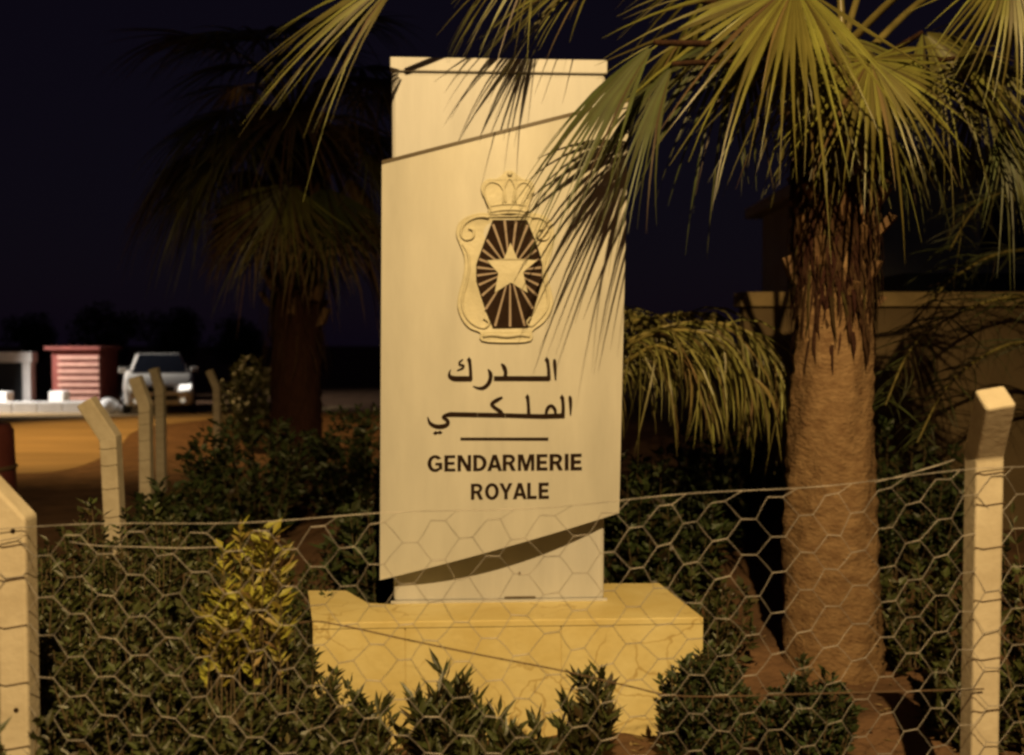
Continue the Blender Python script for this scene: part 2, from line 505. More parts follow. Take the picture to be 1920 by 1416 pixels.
rim('scroll', [(980, 640), (950, 720), (940, 800), (945, 890), (965, 980), (972, 1050), (955, 1110), (900, 1180), (850, 1225), (815, 1200), (845, 1160)], 0.008, 0.013)
rim('ribbon', [(495, 1300), (560, 1290), (670, 1300), (770, 1290), (838, 1300)], 0.012, 0.012)
crown = z2([(548, 400), (540, 320), (498, 262), (487, 195), (535, 148), (592, 150), (640, 118), (660, 95), (690, 88), (722, 100), (745, 122), (790, 150),
            (838, 160), (866, 205), (852, 275), (822, 325), (815, 400), (690, 392)])
relief('crown', [tuple(p) for p in catmull(crown, 3, True)], 0.016, M['relief'], crest, 1.6)
rim('crown_arch', [(560, 385), (520, 300), (505, 220), (545, 168), (610, 180), (650, 240), (660, 320)], 0.007, 0.017)
rim('crown_arch', [(805, 385), (835, 300), (848, 220), (810, 172), (760, 180), (725, 240), (715, 320)], 0.007, 0.017)
rim('crown_arch', [(640, 330), (650, 210), (690, 140), (730, 210), (735, 330)], 0.006, 0.018)
rim('crown_band', [(548, 385), (620, 372), (690, 368), (760, 372), (815, 385)], 0.010, 0.016)
rim('crown_band', [(545, 345), (620, 332), (690, 328), (760, 332), (818, 345)], 0.006, 0.017)
bso = surf(*z2([(690, 108)])[0], 0.018)
b = MB(); b.tube([bso + Vector((0, 0, -0.012)), bso + Vector((0, 0, -0.008)), bso, bso + Vector((0, 0, 0.008)), bso + Vector((0, 0, 0.012))], [0.003, 0.010, 0.013, 0.010, 0.003], 10)
b.build('orb', M['relief'], crest, True)
shield = z2([(566, 446), (816, 446), (872, 585), (908, 690), (926, 770), (926, 880), (900, 985), (862, 1110), (824, 1236), (568, 1236), (520, 1110), (478, 985), (446, 885), (446, 770), (474, 690), (516, 575)])
relief('shield', shield, 0.0035, M['ink'], crest, 0, 0.0123)
cx, cy = 692, 822
for ex, ey in [(567, 475), (652, 447), (737, 447), (820, 480), (866, 590), (884, 665), (912, 733), (922, 795), (923, 852), (910, 930), (893, 1005), (858, 1100),
               (800, 1230), (692, 1234), (582, 1230), (512, 1105), (484, 1005), (462, 925), (449, 855), (450, 795), (465, 733), (490, 665), (522, 590)]:
    dx, dy = ex - cx, ey - cy; L = math.hypot(dx, dy); dx /= L; dy /= L
    r0, r1 = 96, L - 3
    q = [(cx + dx * r + s * dy * wd, cy + dy * r - s * dx * wd) for r, wd, s in ((r0, 5, 1), (r1, 9, 1), (r1, 9, -1), (r0, 5, -1))]
    relief('ray', z2(q), 0.002, M['rays'], crest, 0, 0.0160)
star = z2([(695, 620), (742, 733), (882, 745), (784, 832), (816, 978), (698, 905), (583, 978), (608, 838), (528, 746), (650, 733)])
relief('star', star, 0.006, M['relief'], crest, 0.5, 0.0162)

# Arabic lettering: brush strokes of changing width, traced
def stroke(pts):
    pp = catmull(pts, 6)
    L, R = [], []
    for i, p in enumerate(pp):
        d = pp[min(i + 1, len(pp) - 1)][:2] - pp[max(i - 1, 0)][:2]
        n = np.linalg.norm(d); d = d / n if n > 1e-6 else np.array((1, 0))
        nn = np.array((-d[1], d[0])) * max(p[2] * 1.12, 3) * 0.5
        L.append(z3(*(p[:2] + nn))); R.append(z3(*(p[:2] - nn)))
    return ('strip', L, R)
def bar(x0, y0, x1, y1, wd):
    n = 24
    return ('strip', [z3(x0 + (x1 - x0) * i / n, y0 + (y1 - y0) * i / n - wd / 2) for i in range(n + 1)],
            [z3(x0 + (x1 - x0) * i / n, y0 + (y1 - y0) * i / n + wd / 2) for i in range(n + 1)])
def strip_mesh(L, R_, h0, h1):        # a raised band between two traced edges
    b = MB(); n = len(L)
    for i in range(n):
        b.v += [tuple(surf(*L[i], h0)), tuple(surf(*L[i], h1)), tuple(surf(*R_[i], h1)), tuple(surf(*R_[i], h0))]
    for i in range(n - 1):
        for k in range(3):
            b.f.append((4 * i + k, 4 * i + k + 1, 4 * i + 5 + k, 4 * i + 4 + k))
    b.f += [(0, 3, 2, 1), tuple(4 * (n - 1) + k for k in range(4))]
    return b.mesh('strip')
HEAD = lambda x, y, s=1: [(x - 16 * s, y + 6), (x + 2, y - 22), (x + 20 * s, y + 4), (x + 4, y + 26)]
def arabic(polys):
    k = 0
    vs, fs = [], []
    for poly in polys:
        h = 0.0028 + 0.0004 * k; k += 1
        if poly[0] == 'strip': me = strip_mesh(poly[1], poly[2], h - 0.004, h + 0.0014)
        else: me = on_panel(filled([poly], 0.6), h)
        o = len(vs)
        vs += [tuple(v.co) for v in me.vertices]
        fs += [tuple(i + o for i in p.vertices) for p in me.polygons]
        bpy.data.meshes.remove(me)
    me = bpy.data.meshes.new('arabic_letter'); me.from_pydata(vs, [], fs)
    return link('arabic_letter', me, M['ink'], panel)
Z = lambda l: [z3(*p) for p in l]
arabic([stroke([(1236, 148, 12), (1238, 175, 25), (1242, 245, 22), (1246, 322, 10)])])
arabic([stroke([(1176, 150, 26), (1184, 200, 24), (1189, 250, 24), (1190, 320, 28)]), Z(HEAD(1170, 150)), bar(1196, 308, 735, 308, 38)])
arabic([stroke([(796, 186, 10), (818, 212, 30), (832, 255, 28), (828, 295, 30)])])
arabic([stroke([(686, 232, 8), (704, 262, 28), (708, 300, 30), (690, 350, 30), (650, 385, 27), (605, 388, 18), (562, 372, 6)])])
arabic([stroke([(532, 150, 26), (538, 200, 24), (542, 250, 24), (543, 320, 28)]), Z(HEAD(527, 150)),
        stroke([(552, 310, 36), (470, 310, 38), (405, 308, 36), (370, 290, 26), (366, 262, 14), (378, 236, 6)]),
        stroke([(478, 150, 8), (452, 172, 14), (452, 192, 14), (482, 200, 16), (476, 222, 16), (430, 242, 7)])])
arabic([stroke([(1362, 452, 10), (1368, 480, 24), (1371, 540, 20), (1370, 612, 8)])])
arabic([stroke([(1302, 466, 26), (1307, 510, 24), (1309, 560, 24), (1306, 630, 28)]), Z(HEAD(1296, 462)), bar(1318, 616, 1130, 622, 36)])
arabic([stroke([(1165, 612, 18), (1178, 560, 24), (1208, 534, 22), (1238, 562, 24), (1246, 606, 18)])])
arabic([stroke([(1014, 462, 26), (1019, 510, 24), (1022, 560, 24), (1024, 625, 28)]), Z(HEAD(1010, 458)), bar(1128, 622, 830, 614, 34)])
arabic([stroke([(806, 464, 14), (760, 488, 28), (718, 520, 26), (742, 550, 26), (790, 584, 28), (806, 618, 26)]), bar(828, 614, 600, 610, 36)])
arabic([bar(598, 610, 372, 606, 38), stroke([(380, 606, 36), (340, 612, 26), (316, 630, 22), (345, 652, 26), (354, 682, 28), (318, 704, 32), (258, 706, 30), (208, 680, 22), (186, 628, 6)]),
        Z([(232, 762), (250, 744), (270, 752), (290, 740), (310, 756), (290, 770), (270, 764), (252, 776)])])
dv = bar(458, 810, 1186, 810, 22); link('divider_line', strip_mesh(dv[1], dv[2], -0.001, 0.004), M['ink'], panel)

# Latin lettering
def arc(cx_, cy_, rx, ry, a0, a1, n=14):
    return [(cx_ + rx * math.cos(math.radians(a0 + (a1 - a0) * i / n)), cy_ + ry * math.sin(math.radians(a0 + (a1 - a0) * i / n))) for i in range(n + 1)]
W_ = 0.205                            # stem width, cap height 1
GL = {
    'E': (0.60, [[(0, 0), (.60, 0), (.60, .165), (W_, .165), (W_, .42), (.55, .42), (.55, .58), (W_, .58), (W_, .835), (.59, .835), (.59, 1), (0, 1)]]),
    'L': (0.56, [[(0, 0), (.56, 0), (.56, .17), (W_, .17), (W_, 1), (0, 1)]]),
    'I': (W_, [[(0, 0), (W_, 0), (W_, 1), (0, 1)]]),
    'N': (0.74, [[(0, 0), (.185, 0), (.185, .66), (.52, 0), (.74, 0), (.74, 1), (.555, 1), (.555, .36), (.225, 1), (0, 1)]]),
    'M': (0.90, [[(0, 0), (.18, 0), (.18, .70), (.36, 0), (.54, 0), (.72, .70), (.72, 0), (.90, 0), (.90, 1), (.62, 1), (.45, .36), (.28, 1), (0, 1)]]),
    'A': (0.80, [[(0, 0), (.205, 0), (.262, .20), (.538, .20), (.595, 0), (.80, 0), (.515, 1), (.285, 1)], [(.305, .36), (.40, .72), (.495, .36)]]),
    'Y': (0.76, [[(.28, 0), (.48, 0), (.48, .40), (.76, 1), (.545, 1), (.38, .60), (.215, 1), (0, 1), (.28, .40)]]),
    'D': (0.73, [[(0, 0)] + arc(.28, .5, .45, .5, -90, 90) + [(0, 1)], [(W_, .165)] + arc(.27, .5, .25, .335, -90, 90) + [(W_, .835)]]),
    'O': (0.82, [arc(.41, .5, .41, .52, 0, 350, 28), arc(.41, .5, .20, .35, 0, 350, 28)]),
    'R': (0.71, [[(0, 0), (W_, 0), (W_, .39), (.33, .39), (.49, 0), (.71, 0), (.52, .44)] + arc(.39, .715, .285, .285, -62, 90, 10) + [(0, 1)],
                 [(W_, .55)] + arc(.36, .695, .13, .145, -90, 90, 8) + [(W_, .84)]]),
    'G': (0.80, [arc(.41, .5, .41, .52, 38, 318, 24) + [(.80, .10), (.80, .54), (.43, .54), (.43, .38), (.61, .38), (.61, .20)] + arc(.41, .5, .205, .35, 300, 45, 18)]),
}
def word(txt, x0, x1, yb0, yb1, cap, gap=0.115):
    tot, cur, xs_ = 0, 0, []
    for i, ch in enumerate(txt):
        xs_.append(cur)
        k_ = gap
        if txt[i:i + 2] in ('YA', 'DA', 'AR', 'AL', 'OY'): k_ = gap * 0.3
        cur += GL[ch][0] + k_
    sx = (x1 - x0) / (xs_[-1] + GL[txt[-1]][0])
    for i, ch in enumerate(txt):
        polys = []
        for poly in GL[ch][1]:
            q = []
            for u, v in poly:
                X = x0 + (xs_[i] + u) * sx
                q.append(z3(X, yb0 + (yb1 - yb0) * (X - x0) / (x1 - x0) - v * cap))
            polys.append(q)
        link('letter', on_panel(filled(polys, 0.6), 0.003), M['ink'], panel)
word('GENDARMERIE', 186, 1462, 1080, 1064, 132)
word('ROYALE', 545, 1190, 1312, 1302, 130)

# ------------------------------------------------------------------ fence: posts
def post(x, y, zbend, arm_dir, arm_len, label, wd=0.098, rz=0.0, holes=True, lean=0.0):
    t = empty('fence_post', (x, y, 0), rz)
    a = Vector(arm_dir).normalized()
    h = wd / 2
    b = MB()
    p0, p1, p2 = Vector((0, 0, -0.3)), Vector((lean, 0, zbend)), Vector((lean, 0, zbend)) + a * arm_len
    up = Vector((0, 0, 1))
    # cross-sections: the mitre at the bend, a square end on the arm
    def sq(c, e1, e2): return [c - e1 * h - e2 * h, c + e1 * h - e2 * h, c + e1 * h + e2 * h, c - e1 * h + e2 * h]
    e1, e2 = Vector((1, 0, 0)), Vector((0, 1, 0))
    mit = (up + a).normalized()
    def proj(v): return v - up * (v.dot(mit) / up.dot(mit))
    def slide(c): # slide a point of the straight shaft along z onto the mitre plane
        d = (p1 - c).dot(mit) / up.dot(mit)
        return c + up * d
    bot = sq(p0, e1, e2); mid = [slide(v) for v in sq(p1, e1, e2)]
    end = [v + a * ((p2 - v).dot(a)) for v in mid]
    b.add(bot + mid + end, [(3, 2, 1, 0)] + [(i, (i + 1) % 4, 4 + (i + 1) % 4, 4 + i) for i in range(4)] +
          [(4 + i, 4 + (i + 1) % 4, 8 + (i + 1) % 4, 8 + i) for i in range(4)] + [(8, 9, 10, 11)])
    b.build('shaft', M['concrete'], t, bevel=0.009)
    if holes:
        for z in (zbend - 0.02, zbend - 0.55, zbend - 0.92):
            b = MB(); b.tube([(lean * z / zbend + 0.008, -h + 0.004, z), (lean * z / zbend + 0.008, -h - 0.002, z)], 0.0075, 8)
            b.build('bolt_hole', M['ink'], t)
    for z in (zbend - 0.06, zbend - 0.16, zbend - 0.30, zbend - 0.47, zbend - 0.66, zbend - 0.83):
        b = MB(); xo = lean * z / zbend
        b.tube([(xo - h - 0.003, -h - 0.002, z), (xo - 0.02, -h - 0.003, z - 0.006), (xo + h + 0.003, -h - 0.002, z + 0.004)], 0.0016, 5)
        b.build('tie_wire', M['rust'], t)
    tag(t, label, 'fence post', 'concrete fence posts with bent heads')
    return t
RPX, RPY = (1848 - 960) / F * 3.18, 3.18
LPX, LPY = (26 - 960) / F * 2.9, 2.9
post(RPX, RPY, 1.345, (-0.17, -0.62, 0.74), 0.25, 'pale concrete fence post with bent head at the right, before the palm trunk', holes=False, wd=0.09)
post(LPX, LPY, 1.17, (-0.66, -0.02, 0.75), 0.24, 'pale concrete fence post with bent head at the left edge, before the hedge', rz=math.radians(3), wd=0.086)
post((221 - 960) / F * 5.9, 5.9, 1.13, (-0.50, -0.1, 0.85), 0.26, 'second concrete fence post of the left line, standing before the road corner', wd=0.10, holes=False, lean=-0.05)
post((272 - 960) / F * 8.5, 8.5, 1.16, (-0.3, -0.1, 0.95), 0.26, 'third concrete fence post of the left line, before the white car', wd=0.10, holes=False)
post((300 - 960) / F * 11.2, 11.2, 1.16, (-0.25, -0.1, 0.95), 0.26, 'farthest concrete fence post of the left line, overlapping the white car', wd=0.10, holes=False)
post((406 - 960) / F * 13.5, 13.5, 1.08, (-0.35, -0.1, 0.9), 0.26, 'lone thin concrete post right of the white car, before the dim bush', wd=0.09, holes=False)

# ------------------------------------------------------------------ fence: hexagonal wire netting
A0, A1 = Vector((LPX, LPY, 1.16)), Vector((RPX, RPY, 1.298))
ext = (A1 - A0).normalized()
def top_at(u):                        # u in metres from the left post, along the fence
    L = (A1 - A0).length
    p = A0 + (A1 - A0) * (u / L)
    p.z = A0.z + (A1.z - A0.z) * (u / L) - 0.030 * math.sin(math.pi * max(0, min(1, u / L))) + 0.006 * math.sin(u * 7.0)
    p.y -= 0.056
    return p
fence = empty('wire_netting', (LPX, LPY, 0))
tag(fence, 'hexagonal wire netting strung between the pale concrete posts across the front', 'wire fence')
FO = Vector((LPX, LPY, 0))
PH, PV, TW = 0.089, 0.121, 0.022
def net_pt(u, v):                     # u along, v down from the top wire
    p = top_at(u)
    du = 0.010 * math.sin(3.1 * v + 2.3 * u) + 0.007 * math.sin(11 * u + 7 * v)
    dv = 0.012 * math.sin(2.7 * u + 1.1) * v + 0.008 * math.sin(8 * u - 6 * v)
    dy = 0.018 * math.sin(2.4 * u + 3.3 * v) + 0.008 * math.sin(9 * u + 5 * v)
    return p + ext * du + Vector((0, dy * min(1, v * 4), -(v + dv * min(1, v * 4)))) - FO
b = MB()
cols, rows = 45, 11
rn = random.Random(3)
jit = {}
def node(c, r, s):
    k = (c, r)
    if k not in jit: jit[k] = (rn.uniform(-.006, .006), rn.uniform(-.006, .006), rn.uniform(-.3, .3))
    j = jit[k]
    u = c * PH + s * TW + j[0]; v = 0.03 + r * PV + (c % 2) * PV / 2 + j[1] + s * j[2] * 0.01
    return net_pt(u, v)
for c in range(-1, cols):
    for r in range(rows):
        b.tube([node(c, r, -1), node(c, r, 1)], 0.0017, 4, False)
        for r2 in ((r - 1, r) if c % 2 == 0 else (r, r + 1)):
            if r2 < 0 or r2 >= rows:
                if r2 < 0: b.tube([node(c, r, 1), top_at(c * PH + PH * 0.7) - FO], 0.0010, 4, False)
                continue
            a_, c_ = node(c, r, 1), node(c + 1, r2, -1)
            b.tube([a_, (a_ + c_) / 2 + Vector((0, 0, 0.004 * rn.uniform(-1, 1))), c_], 0.0012, 4, False)
tag(b.build('netting', M['wire'], fence, True), 'thin galvanised hexagonal mesh')
b = MB(); b.tube([top_at(u) - FO for u in np.linspace(-0.05, 4.0, 70)], 0.0015, 5); b.build('top_wire', M['wire'], fence, True)
q = [P(x, y, 3.0) - FO for x, y in ((130, 1016), (190, 1024), (270, 1026), (340, 1028), (410, 1026))]
b = MB(); b.tube(catmull([tuple(p) for p in q], 5), 0.0020, 5); b.build('broken_wire', M['wire'], fence, True)
q = [P(x, y, d) - FO for x, y, d in ((560, 1168, 2.98), (600, 1166, 3.0), (665, 1178, 3.0), (760, 1199, 3.0), (900, 1228, 3.02), (1050, 1257, 3.03), (1180, 1287, 3.05), (1290, 1306, 3.06), (1560, 1300, 3.1), (1845, 1292, 3.12))]
b = MB(); b.tube(catmull([tuple(p) for p in q], 5), 0.0026, 5); b.build('tension_wire', M['rust'], fence, True)
q = [P(x, y, d) - FO for x, y, d in ((1640, 905, 3.13), (1700, 890, 3.13), (1760, 872, 3.12), (1790, 862, 3.12))]
b = MB(); b.tube(q, 0.0018, 5); b.build('loose_wire_end', M['wire'], fence, True)

# ------------------------------------------------------------------ palms
def fan(palm, crown, has, axis, nrm, R, spread, n=34, droop=0.25, m='frond', pm='petiole', arch=0.25, seed=0, split=0.42):
    r_ = random.Random(seed * 131 + 5)
    O = palm.location
    crown, has = Vector(crown) - O, Vector(has) - O
    a = Vector(axis).normalized(); nr = Vector(nrm); nr = (nr - a * nr.dot(a)).normalized(); s = nr.cross(a)
    fr = empty('frond', (0, 0, 0)); fr.parent = palm
    mid = (crown + has) / 2 + Vector((0, 0, arch)) * (has - crown).length * 0.6
    pts = [Vector(p) for p in catmull([tuple(crown), tuple(mid), tuple(has)], 7)]
    nn = len(pts)
    b = MB(); b.tube(pts, [0.024 - 0.013 * i / (nn - 1) for i in range(nn)], 6); b.build('petiole', M[pm], fr, True)
    b = MB()
    dth = math.radians(spread * 2) / n
    sec = [0.04, 0.18, 0.32, split, 0.58, 0.74, 0.88, 1.0]
    for i in range(n):
        th = -math.radians(spread) + dth * (i + 0.5)
        th2 = th + r_.uniform(-.35, .35) * dth
        rr = R * (0.70 + 0.30 * math.cos(th * 0.8)) * r_.uniform(0.90, 1.08)
        if r_.random() < 0.05: continue
        if r_.random() < 0.10: rr *= r_.uniform(0.55, 0.85)
        dr = droop * r_.uniform(0.3, 2.0) + (0.35 if r_.random() < 0.07 else 0)
        tw = r_.uniform(-0.9, 0.9)
        sw = r_.uniform(-0.09, 0.09)
        o = len(b.v)
        for r in sec:
            k = max(0.0, (r - split) / (1 - split))
            t = th + (th2 - th) * k + sw * k
            d = a * math.cos(t) + s * math.sin(t)
            e = s * math.cos(t) - a * math.sin(t)
            p = has + d * rr * r + nr * (0.10 * rr * r * (1 - r)) - Vector((0, 0, 1)) * dr * rr * r ** 2.3
            wm = 2 * min(r, split) * rr * math.tan(dth / 2) * (1.0 if r <= split else 1.0)
            wd = wm * (1 - k ** 1.5) * (1 - 0.35 * min(1, k * 6)) if k > 0 else wm
            wd = max(wd, 0.0012)
            tn = (nr * math.cos(tw * k) + e * math.sin(tw * k))
            et = (e * math.cos(tw * k) - nr * math.sin(tw * k))
            b.v += [tuple(p - et * wd / 2), tuple(p + tn * wd * 0.42), tuple(p + et * wd / 2)]
        for j in range(len(sec) - 1):
            q = o + j * 3
            b.f += [(q, q + 1, q + 4, q + 3), (q + 1, q + 2, q + 5, q + 4)]
    b.build('blade', M[m], fr)
    return fr
def trunk_mesh(prof, seed=1, nseg=36, bumps=0.016):
    b = MB(); r_ = np.random.default_rng(seed)
    pz = [p[0] for p in prof]; pr = [p[1] for p in prof]; px_ = [p[2] for p in prof]
    zs = np.linspace(pz[0], pz[-1], 90)
    ph = r_.uniform(0, 6, 8)
    for z in zs:
        R = np.interp(z, pz, pr); xo = np.interp(z, pz, px_)
        R += bumps * 0.7 * math.sin(z * 62 + 2 * math.sin(z * 5)) * 0.5
        for k in range(nseg):
            t = 2 * math.pi * k / nseg
            q = R + bumps * (0.5 * math.sin(3 * t + z * 3 + ph[0]) + 0.5 * math.sin(7 * t - 9 * z + ph[1]) + 0.4 * math.sin(13 * t + 21 * z + ph[2]))
            b.v.append((xo + q * math.cos(t), q * math.sin(t), z))
    for j in range(len(zs) - 1):
        for k in range(nseg):
            k2 = (k + 1) % nseg
            b.f.append((j * nseg + k, j * nseg + k2, (j + 1) * nseg + k2, (j + 1) * nseg + k))
    b.f.append(tuple(range((len(zs) - 1) * nseg, len(zs) * nseg)))
    return b

stub_b = MB()
stub_b.add([(-.05, 0, 0), (.05, 0, 0), (.036, .05, .02), (-.036, .05, .02),
            (-.030, .055, .16), (.030, .055, .16), (.020, .105, .15), (-.020, .105, .15)],
           [(0, 3, 2, 1), (4, 5, 6, 7), (0, 1, 5, 4), (1, 2, 6, 5), (2, 3, 7, 6), (3, 0, 4, 7)])
stub_me = stub_b.mesh('leaf_base'); stub_me.materials.append(M['stub'])
def stubs(palm, z0, z1, R, n, seed, xo=0.0, sc=1.0):
    r_ = random.Random(seed)
    for i in range(n):
        t = i * 2.399 + r_.uniform(-.3, .3); z = z0 + (z1 - z0) * i / n
        o = bpy.data.objects.new('leaf_base', stub_me); C.objects.link(o); o.parent = palm
        o.location = (xo + R * math.cos(t), R * math.sin(t), z)
        o.rotation_euler = (r_.uniform(-.35, .1), r_.uniform(-.25, .25), t - math.pi / 2)
        s = sc * r_.uniform(0.8, 1.25); o.scale = (s, s, s * r_.uniform(0.8, 1.3))
def fibres(palm, z0, z1, R, n, seed, xo=0.0, ln=0.3, m='fibre', flare=0.10):
    r_ = random.Random(seed); b = MB()
    for i in range(n):
        t = r_.uniform(0, 6.283); z = r_.uniform(z0, z1); L = ln * r_.uniform(0.5, 1.4); w_ = r_.uniform(0.003, 0.012)
        c, s_ = math.cos(t), math.sin(t)
        p = Vector((xo + R * c, R * s_, z)); out = Vector((c, s_, 0)); tg = Vector((-s_, c, 0)) 
        f = flare * r_.uniform(0.3, 1.3); k = r_.uniform(-.2, .2)
        a = [p, p + out * f * 0.7 - Vector((0, 0, L * .35)), p + out * f - Vector((0, 0, L * .7)) + tg * k * L * .4, p + out * f * 0.9 - Vector((0, 0, L)) + tg * k * L]
        o = len(b.v)
        for j, v in enumerate(a):
            ww = w_ * (1, 1, .7, .15)[j]
            b.v += [tuple(v - tg * ww), tuple(v + tg * ww)]
        for j in range(3): b.f.append((o + 2 * j, o + 2 * j + 1, o + 2 * j + 3, o + 2 * j + 2))
    return b.build('dry_fibre', M[m], palm)

PY = 5.2
pc = P(1560, 900, PY)
palm = empty('fan_palm', (pc.x, PY, 0))
tag(palm, 'fan palm with thick brown trunk and wide drooping fronds right of the sign', 'palm tree')
tb = trunk_mesh([(-0.2, 0.262, 0.01), (0.1, 0.252, 0.01), (0.5, 0.244, 0.0), (1.0, 0.226, -0.005), (1.5, 0.205, -0.01), (1.85, 0.196, -0.005), (2.1, 0.20, 0.0), (2.8, 0.22, 0.02), (3.2, 0.14, 0.03)])
tb.build('trunk', M['trunk'], palm, True)
stubs(palm, 1.88, 3.0, 0.18, 40, 4, sc=0.72)
fibres(palm, 2.05, 3.1, 0.205, 800, 9, ln=0.30, flare=0.035)
fibres(palm, 1.72, 2.1, 0.200, 120, 10, ln=0.20, flare=0.02)
K = Vector((pc.x + 0.02, PY, 3.1))
FR = [  # hastula, axis, normal, radius, half spread, segments, droop
    (P(1632, 112, 4.55), (-0.12, -0.30, -0.9), (0.1, -0.8, 0.5), 0.64, 128, 46, 0.10),
    (P(1490, -30, 4.30), (-0.62, -0.15, -0.70), (-0.2, -0.85, 0.45), 0.88, 82, 40, 0.12),
    (P(1470, -40, 4.45), (0.00, -0.2, -0.95), (0.2, -0.9, 0.3), 0.60, 55, 22, 0.10),
    (P(1228, 80, 4.02), (-0.60, 0.0, -0.78), (-0.85, -0.4, 0.4), 0.86, 40, 22, 0.10, 'frond_shaded'),
    (P(1262, 120, 4.12), (-0.46, 0.02, -0.88), (-0.85, -0.4, 0.3), 0.84, 36, 20, 0.08, 'frond_shaded'),
    (P(768, -58, 4.00), (-0.78, 0.0, -0.58), (-0.5, -0.6, 0.5), 0.80, 42, 24, 0.14, 'frond_half_shade'),
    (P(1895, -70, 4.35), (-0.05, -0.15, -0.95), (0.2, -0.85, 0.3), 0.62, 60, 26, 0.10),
    (P(1790, 110, 4.75), (0.85, -0.1, -0.30), (0.2, -0.6, 0.75), 0.70, 75, 30, 0.15, 'frond_half_shade'),
    (P(1835, 150, 5.5), (0.20, 0.0, -0.95), (0.4, -0.7, 0.3), 0.80, 70, 28, 0.15, 'frond_half_shade'),
    (P(1150, -70, 4.75), (-0.88, 0.0, -0.38), (-0.3, -0.4, 0.85), 0.72, 60, 28, 0.22, 'frond_half_shade'),
    (P(1030, -120, 4.1), (-0.60, 0.0, -0.62), (-0.4, -0.6, 0.6), 0.55, 50, 24, 0.2, 'frond_half_shade'),
    (P(1585, 120, 4.80), (-0.05, -0.2, -0.95), (0.0, -0.9, 0.3), 0.66, 105, 52, 0.12, 'frond_half_shade'),  # this dense frond and the next are added to shade the trunk top
    (P(1530, 60, 4.70), (-0.30, -0.2, -0.9), (-0.1, -0.9, 0.3), 0.72, 95, 46, 0.15, 'frond_half_shade'),
    (P(1680, 130, 4.95), (0.25, -0.1, -0.9), (0.2, -0.9, 0.3), 0.66, 95, 44, 0.15, 'frond_shaded'),
    (P(1730, 60, 4.9), (0.55, -0.2, -0.75), (0.3, -0.7, 0.5), 0.75, 70, 30, 0.2, 'frond_half_shade'),
    (P(1880, 230, 5.0), (0.35, -0.1, -0.9), (0.3, -0.7, 0.4), 0.62, 60, 24, 0.2, 'frond_shaded'),
    (P(1390, 60, 4.9), (-0.55, 0.0, -0.8), (-0.4, -0.7, 0.4), 0.80, 55, 26, 0.2, 'frond_shaded'),
    (P(1400, -90, 5.6), (-0.3, 0.5, -0.3), (0, 0.5, 0.8), 0.8, 100, 34, 0.3),
    (P(1700, -160, 5.7), (0.4, 0.7, 0.2), (0, -0.4, 0.9), 0.8, 100, 34, 0.3),
    (P(1560, -200, 5.3), (0.0, 0.1, 0.9), (0, -1, 0.2), 0.8, 100, 34, 0.3),
    (P(1900, 20, 6.1), (0.6, 0.5, -0.2), (0, -0.2, 0.9), 0.8, 95, 34, 0.3),
    (P(1330, 30, 5.9), (-0.6, 0.4, -0.5), (-0.4, -0.2, 0.8), 0.75, 90, 30, 0.3),
]
for i, (h_, ax, nm, R, sp_, n_, dr, *mm_) in enumerate(FR):
    fan(palm, K + Vector((random.uniform(-.1, .1), random.uniform(-.1, .1), random.uniform(-.15, .15))), h_, ax, nm, R, sp_, n_, dr, seed=i + 1, m=(mm_ or ['frond'])[0], pm='fibre' if mm_ else 'petiole', arch=0.1 if mm_ else 0.25)  # petioles of the dimmed fronds take the dark fibre colour as shade
# the dim palm left of the sign
p2 = P(556, 700, 12.0)
palm2 = empty('fan_palm', (p2.x, 12.0, 0))
tag(palm2, 'dim bushy fan palm left of the sign, lost in the dark', 'palm tree')
tb = trunk_mesh([(-0.2, 0.33, 0), (1.0, 0.3, 0), (2.2, 0.3, 0), (3.8, 0.32, 0), (4.5, 0.15, 0)], 2)
tb.build('trunk', M['fibre'], palm2, True)
stubs(palm2, 1.9, 4.3, 0.29, 40, 14, sc=1.25)
fibres(palm2, 1.6, 4.2, 0.31, 420, 19, ln=0.5, flare=0.12)
K2 = Vector((p2.x, 12.0, 4.4))
r2 = random.Random(5)
fan(palm2, K2, P(545, 345, 11.2), (-0.35, -0.3, -0.9), (-0.2, -0.9, 0.35), 1.28, 70, 36, 0.08, seed=61)  # lit fan: a lighter leaf colour than its neighbour stands in for light
fan(palm2, K2, P(610, 350, 11.3), (0.1, -0.2, -0.95), (0.1, -0.9, 0.3), 1.2, 60, 30, 0.08, m='frond_shaded', seed=62)
for i in range(34):
    t = i * 2.399
    el = r2.uniform(-0.55, 0.85)
    ln = r2.uniform(0.7, 1.35)
    d = Vector((math.cos(t) * math.cos(el), math.sin(t) * math.cos(el), math.sin(el)))
    h_ = K2 + d * ln
    ax = (d + Vector((0, 0, -0.55 - 0.3 * r2.random()))).normalized()
    fan(palm2, K2 + d * 0.1, h_, ax, d.cross(Vector((0, 0, 1))).cross(d) * 1.0 + Vector((0, -0.2, 0)), r2.uniform(1.0, 1.3), 85, 30, 0.3, m=('frond', 'frond_half_shade', 'frond_dry')[i % 3], seed=70 + i)

for i in range(14):                   # old fronds hanging down against the trunk
    t = i * 2.399 + 0.4
    d = Vector((math.cos(t), math.sin(t), 0))
    h_ = K2 + d * r2.uniform(0.45, 0.8) + Vector((0, 0, -r2.uniform(0.5, 1.3)))
    fan(palm2, K2 + d * 0.15, h_, (d.x * .35, d.y * .35, -1), (d.x, d.y, .3), r2.uniform(0.9, 1.2), 75, 26, 0.05, m='frond_dry', pm='fibre', seed=140 + i)

